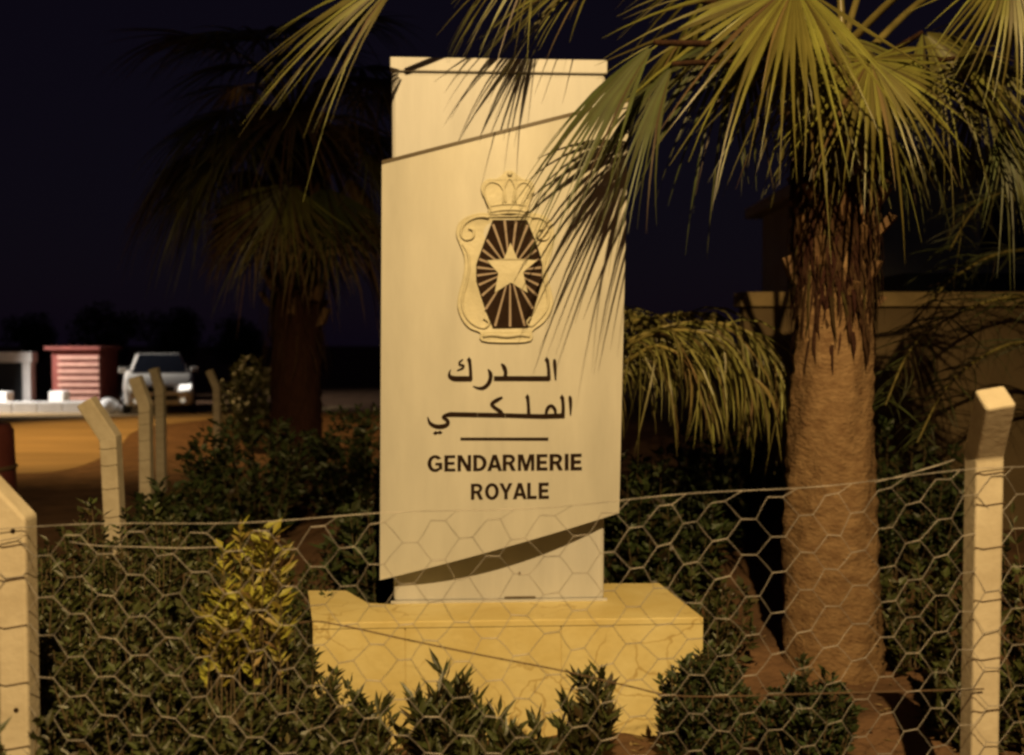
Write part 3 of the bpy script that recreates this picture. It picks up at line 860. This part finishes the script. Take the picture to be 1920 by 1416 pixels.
# feather palms: rachis with hanging leaflets
def feather(palm, pts, ln, n, m='feather', seed=0, hang=0.8, wd=0.011, side=0.5, gaps=0.0):
    r_ = random.Random(seed)
    O = palm.location
    pts = [Vector(p) - O for p in catmull([tuple(p) for p in pts], 10)]
    fr = empty('frond', (0, 0, 0)); fr.parent = palm
    N = len(pts)
    b = MB(); b.tube(pts, [0.016 * (1 - 0.8 * i / N) + 0.002 for i in range(N)], 6); b.build('rachis', M['petiole'], fr, True)
    b = MB()
    for i in range(n):
        u = 0.1 + 0.9 * i / n
        k = min(int(u * (N - 1)), N - 2); f = u * (N - 1) - k
        p = pts[k].lerp(pts[k + 1], f); d = (pts[k + 1] - pts[k]).normalized()
        sd_ = d.cross(Vector((0, 0, 1)))
        if sd_.length < 1e-3: sd_ = Vector((1, 0, 0))
        sd_.normalize()
        for sg in (-1, 1):
            if r_.random() < gaps: continue
            L = ln * (0.55 + 0.45 * math.sin(math.pi * min(1, u * 1.05))) * r_.uniform(0.45, 1.25)
            d0 = (sd_ * sg * side * r_.uniform(0.5, 1.2) + d * r_.uniform(0.3, 0.8) + Vector((0, 0, r_.uniform(-.2, .45)))).normalized()
            q = p.copy(); dd = d0.copy(); o = len(b.v)
            tw = r_.uniform(-1, 1); wdl = wd * r_.uniform(0.5, 1.2)
            dft = Vector((r_.gauss(0, .10), r_.gauss(0, .10), 0)); hg = hang * r_.uniform(0.5, 1.2)
            S = 7
            for j in range(S):
                t = j / (S - 1)
                e = dd.cross(Vector((math.sin(tw * 3), math.cos(tw * 3), 0.2)))
                if e.length < 1e-3: e = Vector((1, 0, 0))
                e.normalize()
                w_ = wdl * (0.4 + 0.6 * math.sin(math.pi * min(1, t * 0.8 + 0.2))) * (1 - t ** 4 * 0.9)
                b.v += [tuple(q - e * w_ / 2), tuple(q + dd.cross(e) * w_ * 0.25), tuple(q + e * w_ / 2)]
                dd = (dd + Vector((0, 0, -1)) * hg * (0.35 + 0.4 * t) + dft + Vector((r_.uniform(-.05, .05), r_.uniform(-.05, .05), 0))).normalized()
                q = q + dd * L / (S - 1)
            for j in range(S - 1):
                z = o + j * 3
                b.f += [(z, z + 1, z + 4, z + 3), (z + 1, z + 2, z + 5, z + 4)]
    b.build('leaflets', M[m], fr)
p3 = P(1080, 700, 6.3)
palm3 = empty('feather_palm', (p3.x, 6.3, 0))
tag(palm3, 'young feather palm with weeping leaflets behind the sign, between sign and trunk', 'palm tree')
tb = trunk_mesh([(-0.2, 0.15, 0), (0.6, 0.13, 0), (1.3, 0.14, 0), (1.55, 0.08, 0)], 3)
tb.build('trunk', M['fibre'], palm3, True)
K3 = Vector((p3.x, 6.3, 1.45))
for k_, (pp, ln_, nn_) in enumerate([
        ([(1180, 640, 6.0), (1290, 606, 5.9), (1400, 622, 5.75), (1462, 700, 5.65), (1496, 810, 5.6), (1510, 920, 5.6)], 0.72, 96),
        ([(1160, 660, 5.9), (1240, 622, 5.65), (1340, 634, 5.5), (1420, 720, 5.45)], 0.74, 84),
        ([(1150, 620, 6.4), (1230, 596, 6.3), (1330, 590, 6.2), (1420, 640, 6.1)], 0.74, 84),
        ([(1140, 600, 6.6), (1190, 590, 6.5), (1240, 640, 6.4)], 0.7, 50),
        ([(1170, 680, 5.8), (1230, 650, 5.6), (1290, 680, 5.5), (1330, 760, 5.5)], 0.55, 60)]):
    feather(palm3, [K3] + [P(*p) for p in pp], ln_, nn_, seed=1 + k_, hang=1.5, wd=0.017, side=0.4, gaps=0.42)
feather(palm3, [K3, P(1010, 560, 6.4), P(900, 560, 6.5), P(800, 640, 6.6)], 0.5, 46, m='frond_shaded', seed=5)
feather(palm3, [K3, P(1060, 560, 6.9), P(1000, 560, 7.3), P(960, 640, 7.6)], 0.5, 40, m='frond_shaded', seed=6)
p4 = P(2080, 760, 7.4)
palm4 = empty('feather_palm', (p4.x, 7.4, 0))
tag(palm4, 'dark feather palm reaching in from the right edge behind the bent post', 'palm tree')
tb = trunk_mesh([(-0.2, 0.2, 0), (0.8, 0.18, 0), (1.5, 0.19, 0), (1.9, 0.1, 0)], 4)
tb.build('trunk', M['fibre'], palm4, True)
K4 = Vector((p4.x, 7.4, 1.75))
for i, pp in enumerate([[(1960, 560), (1840, 570), (1720, 640), (1660, 760)], [(1980, 640), (1880, 650), (1780, 720), (1720, 830)], [(1990, 500), (1900, 470), (1790, 520), (1700, 620)], [(2000, 420), (1930, 360), (1840, 380), (1780, 470)]]):
    feather(palm4, [K4] + [P(x, y, 7.2 + 0.25 * i - 0.2 * j) for j, (x, y) in enumerate(pp)], 0.5, 56, m='frond_shaded', seed=20 + i, hang=0.35, side=0.9)

# ------------------------------------------------------------------ shrubs
def leaves_mesh(name, pos, dirs, nrm, ln, wd):
    n = len(pos)
    dirs = dirs / np.linalg.norm(dirs, axis=1)[:, None]
    e = np.cross(dirs, nrm); e /= (np.linalg.norm(e, axis=1)[:, None] + 1e-9)
    nn = np.cross(e, dirs)
    L, W = ln[:, None], wd[:, None]
    v = np.empty((n, 5, 3))
    v[:, 0] = pos
    v[:, 1] = pos + dirs * L * 0.45 - e * W * 0.5
    v[:, 2] = pos + dirs * L * 0.45 + e * W * 0.5
    v[:, 3] = pos + dirs * L - nn * L * 0.12
    v[:, 4] = pos + dirs * L * 0.5 - nn * W * 0.18
    base = (np.arange(n) * 5)[:, None]
    f = np.concatenate([base + np.array([t]) for t in ((0, 4, 1), (1, 4, 3), (0, 2, 4), (2, 3, 4))], axis=0)
    me = bpy.data.meshes.new(name)
    me.from_pydata(v.reshape(-1, 3).tolist(), [], f.tolist())
    return me
def shrub(name, x, y, h, rad, nst, nlf, ll, lw, m, label, group=None, upright=0.5, seed=0, cat='shrub', z0=None, lo=0.12, hmin=0.55):
    r_ = np.random.default_rng(seed + 100)
    z0 = hgt(x, y) if z0 is None else z0
    t = empty(name, (x, y, z0))
    b = MB()
    pos, dr = [], []
    for i in range(nst):
        a = r_.uniform(0, 2 * math.pi); rr = rad * math.sqrt(r_.uniform(0, 1))
        tip = np.array((rr * math.cos(a), rr * math.sin(a), h * r_.uniform(hmin, 1.05) * (1 - 0.35 * (0.55 / hmin) * (rr / rad) ** 2)))
        b0 = np.array((tip[0] * 0.35, tip[1] * 0.35, -0.03))
        md = (b0 + tip) / 2 + np.array((tip[0], tip[1], 0)) * 0.25 * (1 - upright) + r_.normal(0, 0.02, 3)
        c = np.array(catmull([b0, md, tip], 5))
        b.tube(c, [0.006 * (1 - 0.75 * k / (len(c) - 1)) for k in range(len(c))], 4)
        tt = r_.uniform(lo, 1.0, nlf) ** 0.8
        for u in tt:
            k = min(int(u * (len(c) - 1)), len(c) - 2); f = u * (len(c) - 1) - k
            p = c[k] * (1 - f) + c[k + 1] * f
            ax = c[k + 1] - c[k]; ax = ax / np.linalg.norm(ax)
            sd_ = r_.normal(0, 1, 3); sd_ -= ax * sd_.dot(ax); sd_ /= np.linalg.norm(sd_)
            pos.append(p); dr.append(ax * upright * 1.6 + sd_ + np.array((0, 0, 0.15)))
    pos, dr = np.array(pos), np.array(dr)
    n = len(pos)
    nr = r_.normal(0, 0.5, (n, 3)) + np.array((0, -0.3, 1))
    me = leaves_mesh('foliage', pos, dr, nr, ll * r_.uniform(0.4, 1.5, n), lw * r_.uniform(0.5, 1.3, n))
    b.build('stems', M['stem'], t)
    link('foliage', me, M[m], t)
    tag(t, label, cat, group)
    return t
g = 'shrubs of the left hedge'
HL = ['hedge shrub directly left of the tall bright weed', 'hedge shrub between the tall bright weed and the plinth end', 'tall hedge shrub right of the left fence post',
      'hedge shrub behind the tall bright weed', 'tallest hedge shrub, below the foot of the second fence post', 'low hedge shrub behind the left end of the plinth',
      'hedge shrub behind the left fence post', 'hedge shrub in the back row under the third fence post', 'low hedge shrub in the back row, behind the tall weed']
for i, (x, y, h, r) in enumerate([(-1.22, 3.35, .80, .34), (-0.80, 3.45, .62, .30), (-1.65, 3.6, .95, .38), (-1.20, 4.0, .92, .42), (-1.75, 4.4, 1.0, .45),
                                  (-1.15, 4.75, .72, .35), (-2.1, 3.9, 1.0, .4), (-2.0, 5.1, .8, .5), (-1.45, 5.3, .66, .45)]):
    shrub('hedge_shrub', x, y, h, r, 80, 62, .042, .023, 'leaf', HL[i], g, 0.45, seed=i)
shrub('hedge_shrub', -0.62, 3.25, .44, .26, 60, 56, .046, .026, 'leaf', 'low leafy shrub at the fence foot, left of the plinth corner', 'shrubs at the fence foot', 0.5, seed=21)
shrub('hedge_shrub', -1.00, 2.98, .46, .26, 60, 56, .046, .026, 'leaf', 'low leafy shrub at the fence foot between left post and plinth', 'shrubs at the fence foot', 0.5, seed=22)
shrub('hedge_shrub', -1.31, 2.62, .74, .20, 60, 56, .046, .026, 'leaf', 'leafy shrub hiding the foot of the left fence post', 'shrubs at the fence foot', 0.5, seed=23)
shrub('hedge_shrub', -0.86, 3.10, .66, .19, 60, 56, .044, .025, 'leaf', 'leafy shrub at the fence foot just before the tall bright weed', 'shrubs at the fence foot', 0.5, seed=24)
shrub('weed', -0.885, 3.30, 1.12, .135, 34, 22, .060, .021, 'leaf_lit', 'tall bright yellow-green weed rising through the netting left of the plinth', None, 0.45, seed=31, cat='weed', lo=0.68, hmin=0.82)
GP = 'spiky shrubs before the plinth'
shrub('spiky_shrub', -0.26, 3.86, .44, .15, 30, 30, .085, .024, 'leaf', 'tallest spiky shrub before the plinth front, left of its middle', GP, 0.85, seed=41)
shrub('spiky_shrub', -0.60, 3.86, .34, .20, 28, 30, .080, .024, 'leaf', 'spiky shrub before the left end of the plinth front', GP, 0.85, seed=42)
shrub('spiky_shrub', -0.04, 3.72, .24, .20, 26, 26, .080, .024, 'leaf', 'low spiky shrub before the middle of the plinth front', GP, 0.7, seed=43)
shrub('spiky_shrub', 0.29, 3.80, .42, .13, 22, 32, .070, .024, 'leaf', 'narrow spiky shrub before the plinth, right of its middle', GP, 0.8, seed=44)
shrub('dense_shrub', 0.76, 3.86, .50, .19, 60, 60, .040, .022, 'leaf_dark', 'dense dark shrub at the right front corner of the plinth', None, 0.5, seed=45)
shrub('dense_shrub', 1.18, 3.95, .42, .22, 60, 56, .040, .022, 'leaf_dark', 'dense dark shrub on the soil before the palm trunk', None, 0.5, seed=46)
shrub('leafy_shrub', 1.00, 5.20, .58, .30, 40, 40, .055, .032, 'leaf', 'olive leafy shrub between the plinth and the palm trunk', None, 0.5, seed=47)
shrub('leafy_shrub', 2.12, 5.15, .66, .33, 44, 42, .058, .034, 'leaf', 'olive leafy shrub right of the palm trunk foot', None, 0.5, seed=48)
shrub('leafy_shrub', 1.95, 4.15, .40, .24, 36, 34, .055, .030, 'leaf', 'low leafy shrub behind the right fence post', None, 0.5, seed=49)
shrub('leafy_shrub', 2.25, 4.0, 1.25, .26, 34, 44, .060, .034, 'leaf', 'tall leafy shrub at the right edge beyond the bent post', None, 0.6, seed=50)
for i, (x, y, h, r, lab) in enumerate([(-0.6, 7.4, .95, .6, 'dark hedge bush behind the sign, seen left of it'), (0.75, 7.8, 1.0, .6, 'dark hedge bush behind the sign, right of it under the weeping fronds'),
                                       (2.75, 7.0, 1.15, .6, 'dark hedge bush behind and right of the palm trunk'), (-2.3, 8.6, 1.1, .6, 'dark bush behind the left hedge, below the dim palm'),
                                       (-1.5, 9.6, 1.1, .6, 'dark bush at the foot of the dim palm'), (1.75, 8.2, 1.05, .6, 'dark bush behind the palm trunk'), (-2.55, 7.4, .72, .42, 'dark bush hiding the foot of the third fence post'),
                                       (-0.72, 5.75, .85, .42, 'dark bush added to darken the soil behind the left end of the plinth'), (0.92, 6.5, .85, .5, 'dark bush added to darken the soil behind the right end of the plinth')]):  # last two bushes added to cover lit soil with dark leaves
    shrub('dark_bush', x, y, h, r, 60, 44, .085, .05, 'leaf_dark', lab, 'dark bushes behind the sign', 0.4, seed=60 + i, cat='bush', z0=0)
bx = P(475, 720, 15.5)
shrub('dim_bush', bx.x, 15.5, 1.55, .62, 70, 44, .11, .06, 'leaf', 'dim rounded bush right of the white car across the road corner', None, 0.4, seed=71, cat='bush', z0=0)
# leaf litter on the soil
n = 2600
lx = rng.uniform(-1.5, 3.2, n); ly = rng.uniform(2.4, 7.0, n)
pos = np.array([(a, b_, hgt(a, b_) + 0.006) for a, b_ in zip(lx, ly)])
dr = np.column_stack([rng.normal(0, 1, n), rng.normal(0, 1, n), rng.normal(0.05, 0.15, n)])
me = leaves_mesh('leaf_litter', pos, dr, np.tile((0, 0, 1.0), (n, 1)), rng.uniform(.02, .055, n), rng.uniform(.01, .02, n))
tag(link('leaf_litter', me, M['litter']), 'dry leaves strewn over the brown soil', 'leaf litter', kind='stuff')

# ------------------------------------------------------------------ wall and house behind, right
M['render'] = mat('shaded_ochre_render', (0.15, 0.105, 0.055), 0.9, 0.22, 1.6, 0.3, 25, 0.1)  # ochre darkened, shade on the wall face put into its colour
M['coping'] = mat('lit_wall_coping', (0.30, 0.215, 0.10), 0.9, 0.3, 3, 0.2, 25, 0.1)  # coping coloured lighter than the wall to paint the lit top strip
M['house'] = mat('grey_green_render', (0.34, 0.32, 0.25), 0.9, 0.2, 1.2, 0.2, 25, 0.1)
M['slate'] = mat('dark_slab', (0.03, 0.035, 0.04), 0.7, 0.2, 3)
M['glass'] = mat('dark_glass', (0.012, 0.014, 0.02), 0.08, 0.1, 3, spec=0.6)
WY = 8.9
wz = P(1700, 548, WY).z
wall = empty('garden_wall', (2.0, WY, 0))
tag(wall, 'ochre rendered garden wall behind the palm trunk', 'wall')
wx0, wx1 = P(1395, 600, WY).x - 2.0, 6.5
box('wall_body', (wx0, 0, -0.2), (wx1, 0.2, wz - 0.1305), M['render'], wall, 0.01)
box('coping', (wx0 - 0.04, -0.05, wz - 0.13), (wx1 + 0.04, 0.25, wz), M['coping'], wall, 0.008)
HY = 14.5
hs = empty('house', (4.5, HY, 0))
tag(hs, 'dim flat-roofed grey-green house behind the garden wall at right', 'house')
hx0 = P(1622, 600, HY).x - 4.5
box('house_wall', (hx0, 0, -0.2), (5.5, 6, 4.3), M['house'], hs)
box('roof_slab', (hx0 - 0.3, -0.3, 4.301), (5.8, 6.3, 4.5), M['house'], hs)
box('canopy', (hx0 + 0.2, -1.0, P(1800, 545, HY - 1).z), (5.6, -0.002, P(1800, 512, HY - 1).z), M['slate'], hs)
for k in range(2):
    x_ = hx0 + 1.6 + k * 2.4
    wdw = box('window', (x_, -0.03, 2.85), (x_ + 1.1, -0.002, 3.95), M['concrete'], hs)
    for kk in range(2):
        box('pane', (x_ + 0.06 + kk * 0.52, -0.036, 2.92), (x_ + 0.52 + kk * 0.52, -0.031, 3.88), M['glass'], wdw)

# ------------------------------------------------------------------ things along the road, left
M['white'] = mat('white_paint', (0.80, 0.79, 0.76), 0.6, 0.12, 4)
M['red'] = mat('red_paint', (0.20, 0.050, 0.038), 0.7, 0.25, 6)
M['pink'] = mat('faded_slat', (0.46, 0.25, 0.19), 0.7, 0.25, 5)
KY = 27.0
kx0, kx1 = P(98, 700, KY).x, P(186, 700, KY).x
kt = P(140, 656, KY).z
kiosk = empty('slatted_booth', ((kx0 + kx1) / 2, KY, 0))
tag(kiosk, 'small faded red booth with pale horizontal slats beside the road', 'booth')
hw_ = (kx1 - kx0) / 2
box('booth_body', (-hw_, 0, 0), (hw_, 1.3, kt), M['red'], kiosk)
nsl = 7
for k in range(nsl):
    z0_ = 0.12 + k * (kt - 0.2) / nsl
    box('slat', (-hw_ + 0.18, -0.09, z0_), (hw_ + 0.03, -0.002, z0_ + (kt - 0.2) / nsl * 0.55), M['pink'], kiosk, 0.01)
box('booth_roof', (-hw_ - 0.12, -0.2, kt + 0.001), (hw_ + 0.1, 1.4, kt + 0.09), M['red'], kiosk, 0.01)
WYY = 28.0
gx1 = P(57, 700, WYY).x
gt = P(30, 660, WYY).z
gate = empty('portal_frame', (gx1 - 1.6, WYY, 0))
tag(gate, 'pale grey portal frame at the far left beyond the road', 'gateway')
box('column', (1.36, 0, 0), (1.6, 0.3, gt - 0.301), M['white'], gate, 0.02)
box('column', (-1.6, 0, 0), (-1.36, 0.3, gt - 0.301), M['white'], gate, 0.02)
box('lintel', (-1.7, -0.03, gt - 0.30), (1.66, 0.33, gt), M['white'], gate, 0.02)
box('shutter', (-1.358, 0.12, 0), (1.358, 0.16, gt - 0.302), M['slate'], gate)
k0, k1 = G(-120, 776), G(164, 774)
b = MB(); L = (k1 - k0).length; rot = math.atan2(k1.y - k0.y, k1.x - k0.x)
lw = empty('low_white_wall', k0, rot)
tag(lw, 'bright white painted low wall along the far side of the road', 'wall')
nb = 6
for k in range(nb):
    box('block', (L * k / nb + 0.006, 0, -0.05), (L * (k + 1) / nb - 0.006, 0.25, 0.27), M['white'], lw, 0.02)
def stone(px, py, s, lab):
    p = G(px, py)
    bm = bmesh.new(); bmesh.ops.create_icosphere(bm, subdivisions=2, radius=1)
    r_ = random.Random(px)
    for v in bm.verts: v.co *= r_.uniform(0.88, 1.08)
    bmesh.ops.scale(bm, vec=(s, s * 0.8, s * 0.9), verts=bm.verts)
    me = bpy.data.meshes.new('painted_stone'); bm.to_mesh(me); bm.free()
    o = link('painted_stone', me, M['white'], smooth=True); o.location = p + Vector((0, 0, s * 0.7))
    tag(o, lab, 'stone', 'white painted stones along the road')
stone(204, 776, 0.24, 'largest white painted stone, beside the second fence post')
stone(226, 776, 0.13, 'white painted stone left of the white car')
stone(254, 776, 0.12, 'white painted stone before the left wheel of the white car')
box_o = box('white_block', (-0.2, -0.2, 0), (0.2, 0.2, 0.42), M['white'], None, 0.03)
box_o.location = G(112, 763); tag(box_o, 'small white block before the red slatted booth', 'block')
box_o = box('white_block', (-0.25, -0.2, 0), (0.25, 0.2, 0.40), M['white'], None, 0.03)
box_o.location = G(2, 763); tag(box_o, 'white block at the left edge before the pale portal frame', 'block')
# barrel at the left edge
bp_ = P(-52, 870, 8.0)
br = empty('barrel', (bp_.x, 8.0, 0))
tag(br, 'dark red barrel at the left edge behind the corner post', 'barrel')
b = MB(); b.tube([(0, 0, 0), (0, 0, .05), (0, 0, .5), (0, 0, .98), (0, 0, 1.03)], [.28, .31, .325, .31, .28], 28)
b.build('drum', mat('barrel_paint', (0.11, 0.03, 0.025), 0.5, 0.3, 6), br, True)
for z in (0.34, 0.68):
    b = MB(); b.tube([(0, 0, z - .02), (0, 0, z), (0, 0, z + .02)], [.322, .338, .322], 28, False); b.build('hoop', M['rust'], br, True)

# the white car
def make_car():
    cxp = G(292, 770)
    car = empty('car', (cxp.x, cxp.y + 0.25, 0), math.radians(-160))
    paint = mat('car_paint', (0.76, 0.72, 0.64), 0.35, 0.05, 4, spec=0.5)
    rub = mat('tyre_rubber', (0.02, 0.02, 0.02), 0.8, 0.2, 10)
    met = mat('rim_metal', (0.5, 0.5, 0.5), 0.35, 0.1, 5, metal=0.8)
    lens = mat('head_lamp_lens', (0.85, 0.85, 0.8), 0.15, 0.05, 5, spec=0.7, emit=((1, 0.9, 0.7), 0.35))
    lit = mat('lit_head_lamp', (0.9, 0.9, 0.9), 0.2, 0.0, 5, emit=((1, 0.95, 0.85), 1.6))
    # body loft: sections along y (front at +y), each (y, half width low, z low, half width belt, z belt)
    sec = [(1.92, .58, .32, .62, .55), (1.84, .70, .24, .74, .72), (1.55, .78, .20, .79, .84), (0.85, .81, .19, .82, .95), (0.0, .82, .19, .83, .98),
           (-1.0, .82, .19, .83, 1.0), (-1.6, .80, .22, .81, .98), (-1.86, .74, .28, .77, .90), (-1.93, .68, .36, .72, .72)]
    b = MB(); n = 10
    for (y, wl, zl, wb, zb) in sec:
        prof = [(-wl * .9, zl), (-wl, zl + .06), (-wb, (zl + zb) * .55), (-wb * .97, zb - .05), (-wb * .88, zb)]
        prof = prof + [(-x, z) for x, z in prof[::-1]]
        b.v += [(x, y, z) for x, z in prof]
    for i in range(len(sec) - 1):
        for k in range(n):
            k2 = (k + 1) % n
            b.f.append((i * n + k, (i + 1) * n + k, (i + 1) * n + k2, i * n + k2))
    b.f.append(tuple(range(n))); b.f.append(tuple((len(sec) - 1) * n + k for k in range(n))[::-1])
    o = b.build('body', paint, car, True, bevel=0.02)
    # cabin: pillars and roof in paint, glass inset
    A, Bp = [(-.70, .88, .95), (.70, .88, .95), (.52, .15, 1.43), (-.52, .15, 1.43)], [(-.72, -1.80, .97), (.72, -1.80, .97), (.53, -1.35, 1.40), (-.53, -1.35, 1.40)]
    b = MB(); b.add(A + Bp, [(3, 2, 6, 7), (0, 4, 5, 1), (0, 3, 7, 4), (1, 5, 6, 2), (0, 1, 2, 3), (4, 7, 6, 5)])
    b.build('cabin', paint, car, False, bevel=0.05)
    def inset(q, k, off, name, nr):
        c = sum((Vector(p) for p in q), Vector()) / 4
        v = [c + (Vector(p) - c) * k + Vector(nr) * off for p in q]
        v2 = [p - Vector(nr) * 0.02 for p in v]
        b = MB(); b.add(v + v2, [(0, 1, 2, 3), (4, 7, 6, 5)] + [(i, 4 + i, 4 + (i + 1) % 4, (i + 1) % 4) for i in range(4)])
        b.build(name, M['glass'], car)
    inset(A, .90, .012, 'windshield', (0, .55, .83))
    inset([Bp[1], Bp[0], Bp[3], Bp[2]], .86, .012, 'rear_window', (0, -.7, .7))
    inset([A[0], A[3], Bp[3], Bp[0]], .80, .012, 'side_window', (-.93, 0, .36))
    inset([A[1], Bp[1], Bp[2], A[2]], .80, .012, 'side_window', (.93, 0, .36))
    for sx, mm_ in ((1, lens), (-1, lit)):
        hl = empty('headlight', (0, 0, 0)); hl.parent = car
        b = MB(); b.add([(sx * .44, 1.95, .58), (sx * .69, 1.90, .60), (sx * .72, 1.84, .72), (sx * .50, 1.92, .71),
                         (sx * .36, 1.80, .56), (sx * .66, 1.66, .58), (sx * .70, 1.60, .74), (sx * .40, 1.76, .70)],
                        [(0, 1, 2, 3), (0, 4, 5, 1), (1, 5, 6, 2), (2, 6, 7, 3), (3, 7, 4, 0)])
        b.build('lens', mm_, hl)
        b = MB(); b.tube([(sx * .52, 1.87, .34), (sx * .52, 1.93, .34)], .055, 12); b.build('fog_lamp', lens, car)
        b = MB(); b.box((sx * .80 - .06 if sx > 0 else sx * .80 - .12, .62, .98), (sx * .80 + .12 if sx > 0 else sx * .80 + .06, .76, 1.10)); b.build('mirror', paint, car, bevel=0.02)
        for y in (1.22, -1.22):
            wh = empty('wheel', (sx * .74, y, .29)); wh.parent = car
            b = MB(); b.tube([(-.09, 0, 0), (-.08, 0, 0), (.08, 0, 0), (.09, 0, 0)], [.25, .29, .29, .25], 24); b.build('tyre', rub, wh, True)
            b = MB(); b.tube([(sx * .085, 0, 0), (sx * .10, 0, 0)], [.18, .16], 16); b.build('rim', met, wh)
    box('grille', (-.34, 1.90, .56), (.34, 1.935, .66), M['slate'], car, 0.01)
    box('lower_intake', (-.42, 1.90, .34), (.42, 1.93, .46), M['slate'], car, 0.01)
    box('bumper', (-.66, 1.86, .47), (.66, 1.955, .545), paint, car, 0.02)
    box('number_plate', (-.25, 1.956, .475), (.25, 1.965, .54), M['white'], car)
    tag(car, 'pale car with a dark windshield and one lit headlight, facing the camera across the road', 'car')
make_car()

# dark trees far behind the road
for i, (px, y, h, lab) in enumerate([(205, 34, 3.0, 'dark green tree right of the red slatted booth'), (330, 42, 3.4, 'dark tree behind the white car'),
                                     (60, 46, 3.2, 'dark tree behind the pale portal frame'), (450, 40, 2.6, 'dark tree beyond the dim bush')]):
    x = (px - 960) / F * y
    t = empty('tree', (x, y, 0))
    b = MB(); b.tube([(0, 0, -.1), (0.05, 0, h * .3), (0, 0, h * .7)], [.14, .11, .05], 8)
    r_ = np.random.default_rng(200 + i)
    for k in range(7):
        a = k * .9; b.tube([(0, 0, h * .3), (math.cos(a) * .5, math.sin(a) * .5, h * .55), (math.cos(a) * .8, math.sin(a) * .8, h * .75)], [.05, .035, .015], 5)
    b.build('trunk', M['stem'], t, True)
    nc = 26
    cc = r_.normal(0, 1, (nc, 3)); cc /= np.linalg.norm(cc, axis=1)[:, None]
    cc = cc * r_.uniform(.4, 1, (nc, 1)) * np.array((1.1, 1.1, h * .36)) + np.array((0, 0, h * .62))
    n = 5200
    idx = r_.integers(0, nc, n)
    off = r_.normal(0, 1, (n, 3)); off /= np.linalg.norm(off, axis=1)[:, None]
    pos = cc[idx] + off * (r_.uniform(0, 1, (n, 1)) ** .4) * .42
    me = leaves_mesh('crown', pos, off + r_.normal(0, .5, (n, 3)), r_.normal(0, .5, (n, 3)) + np.array((0, 0, 1)), r_.uniform(.09, .17, n), r_.uniform(.05, .09, n))
    link('crown', me, M['leaf_dark'], t)
    tag(t, lab, 'tree', 'dark trees beyond the road')
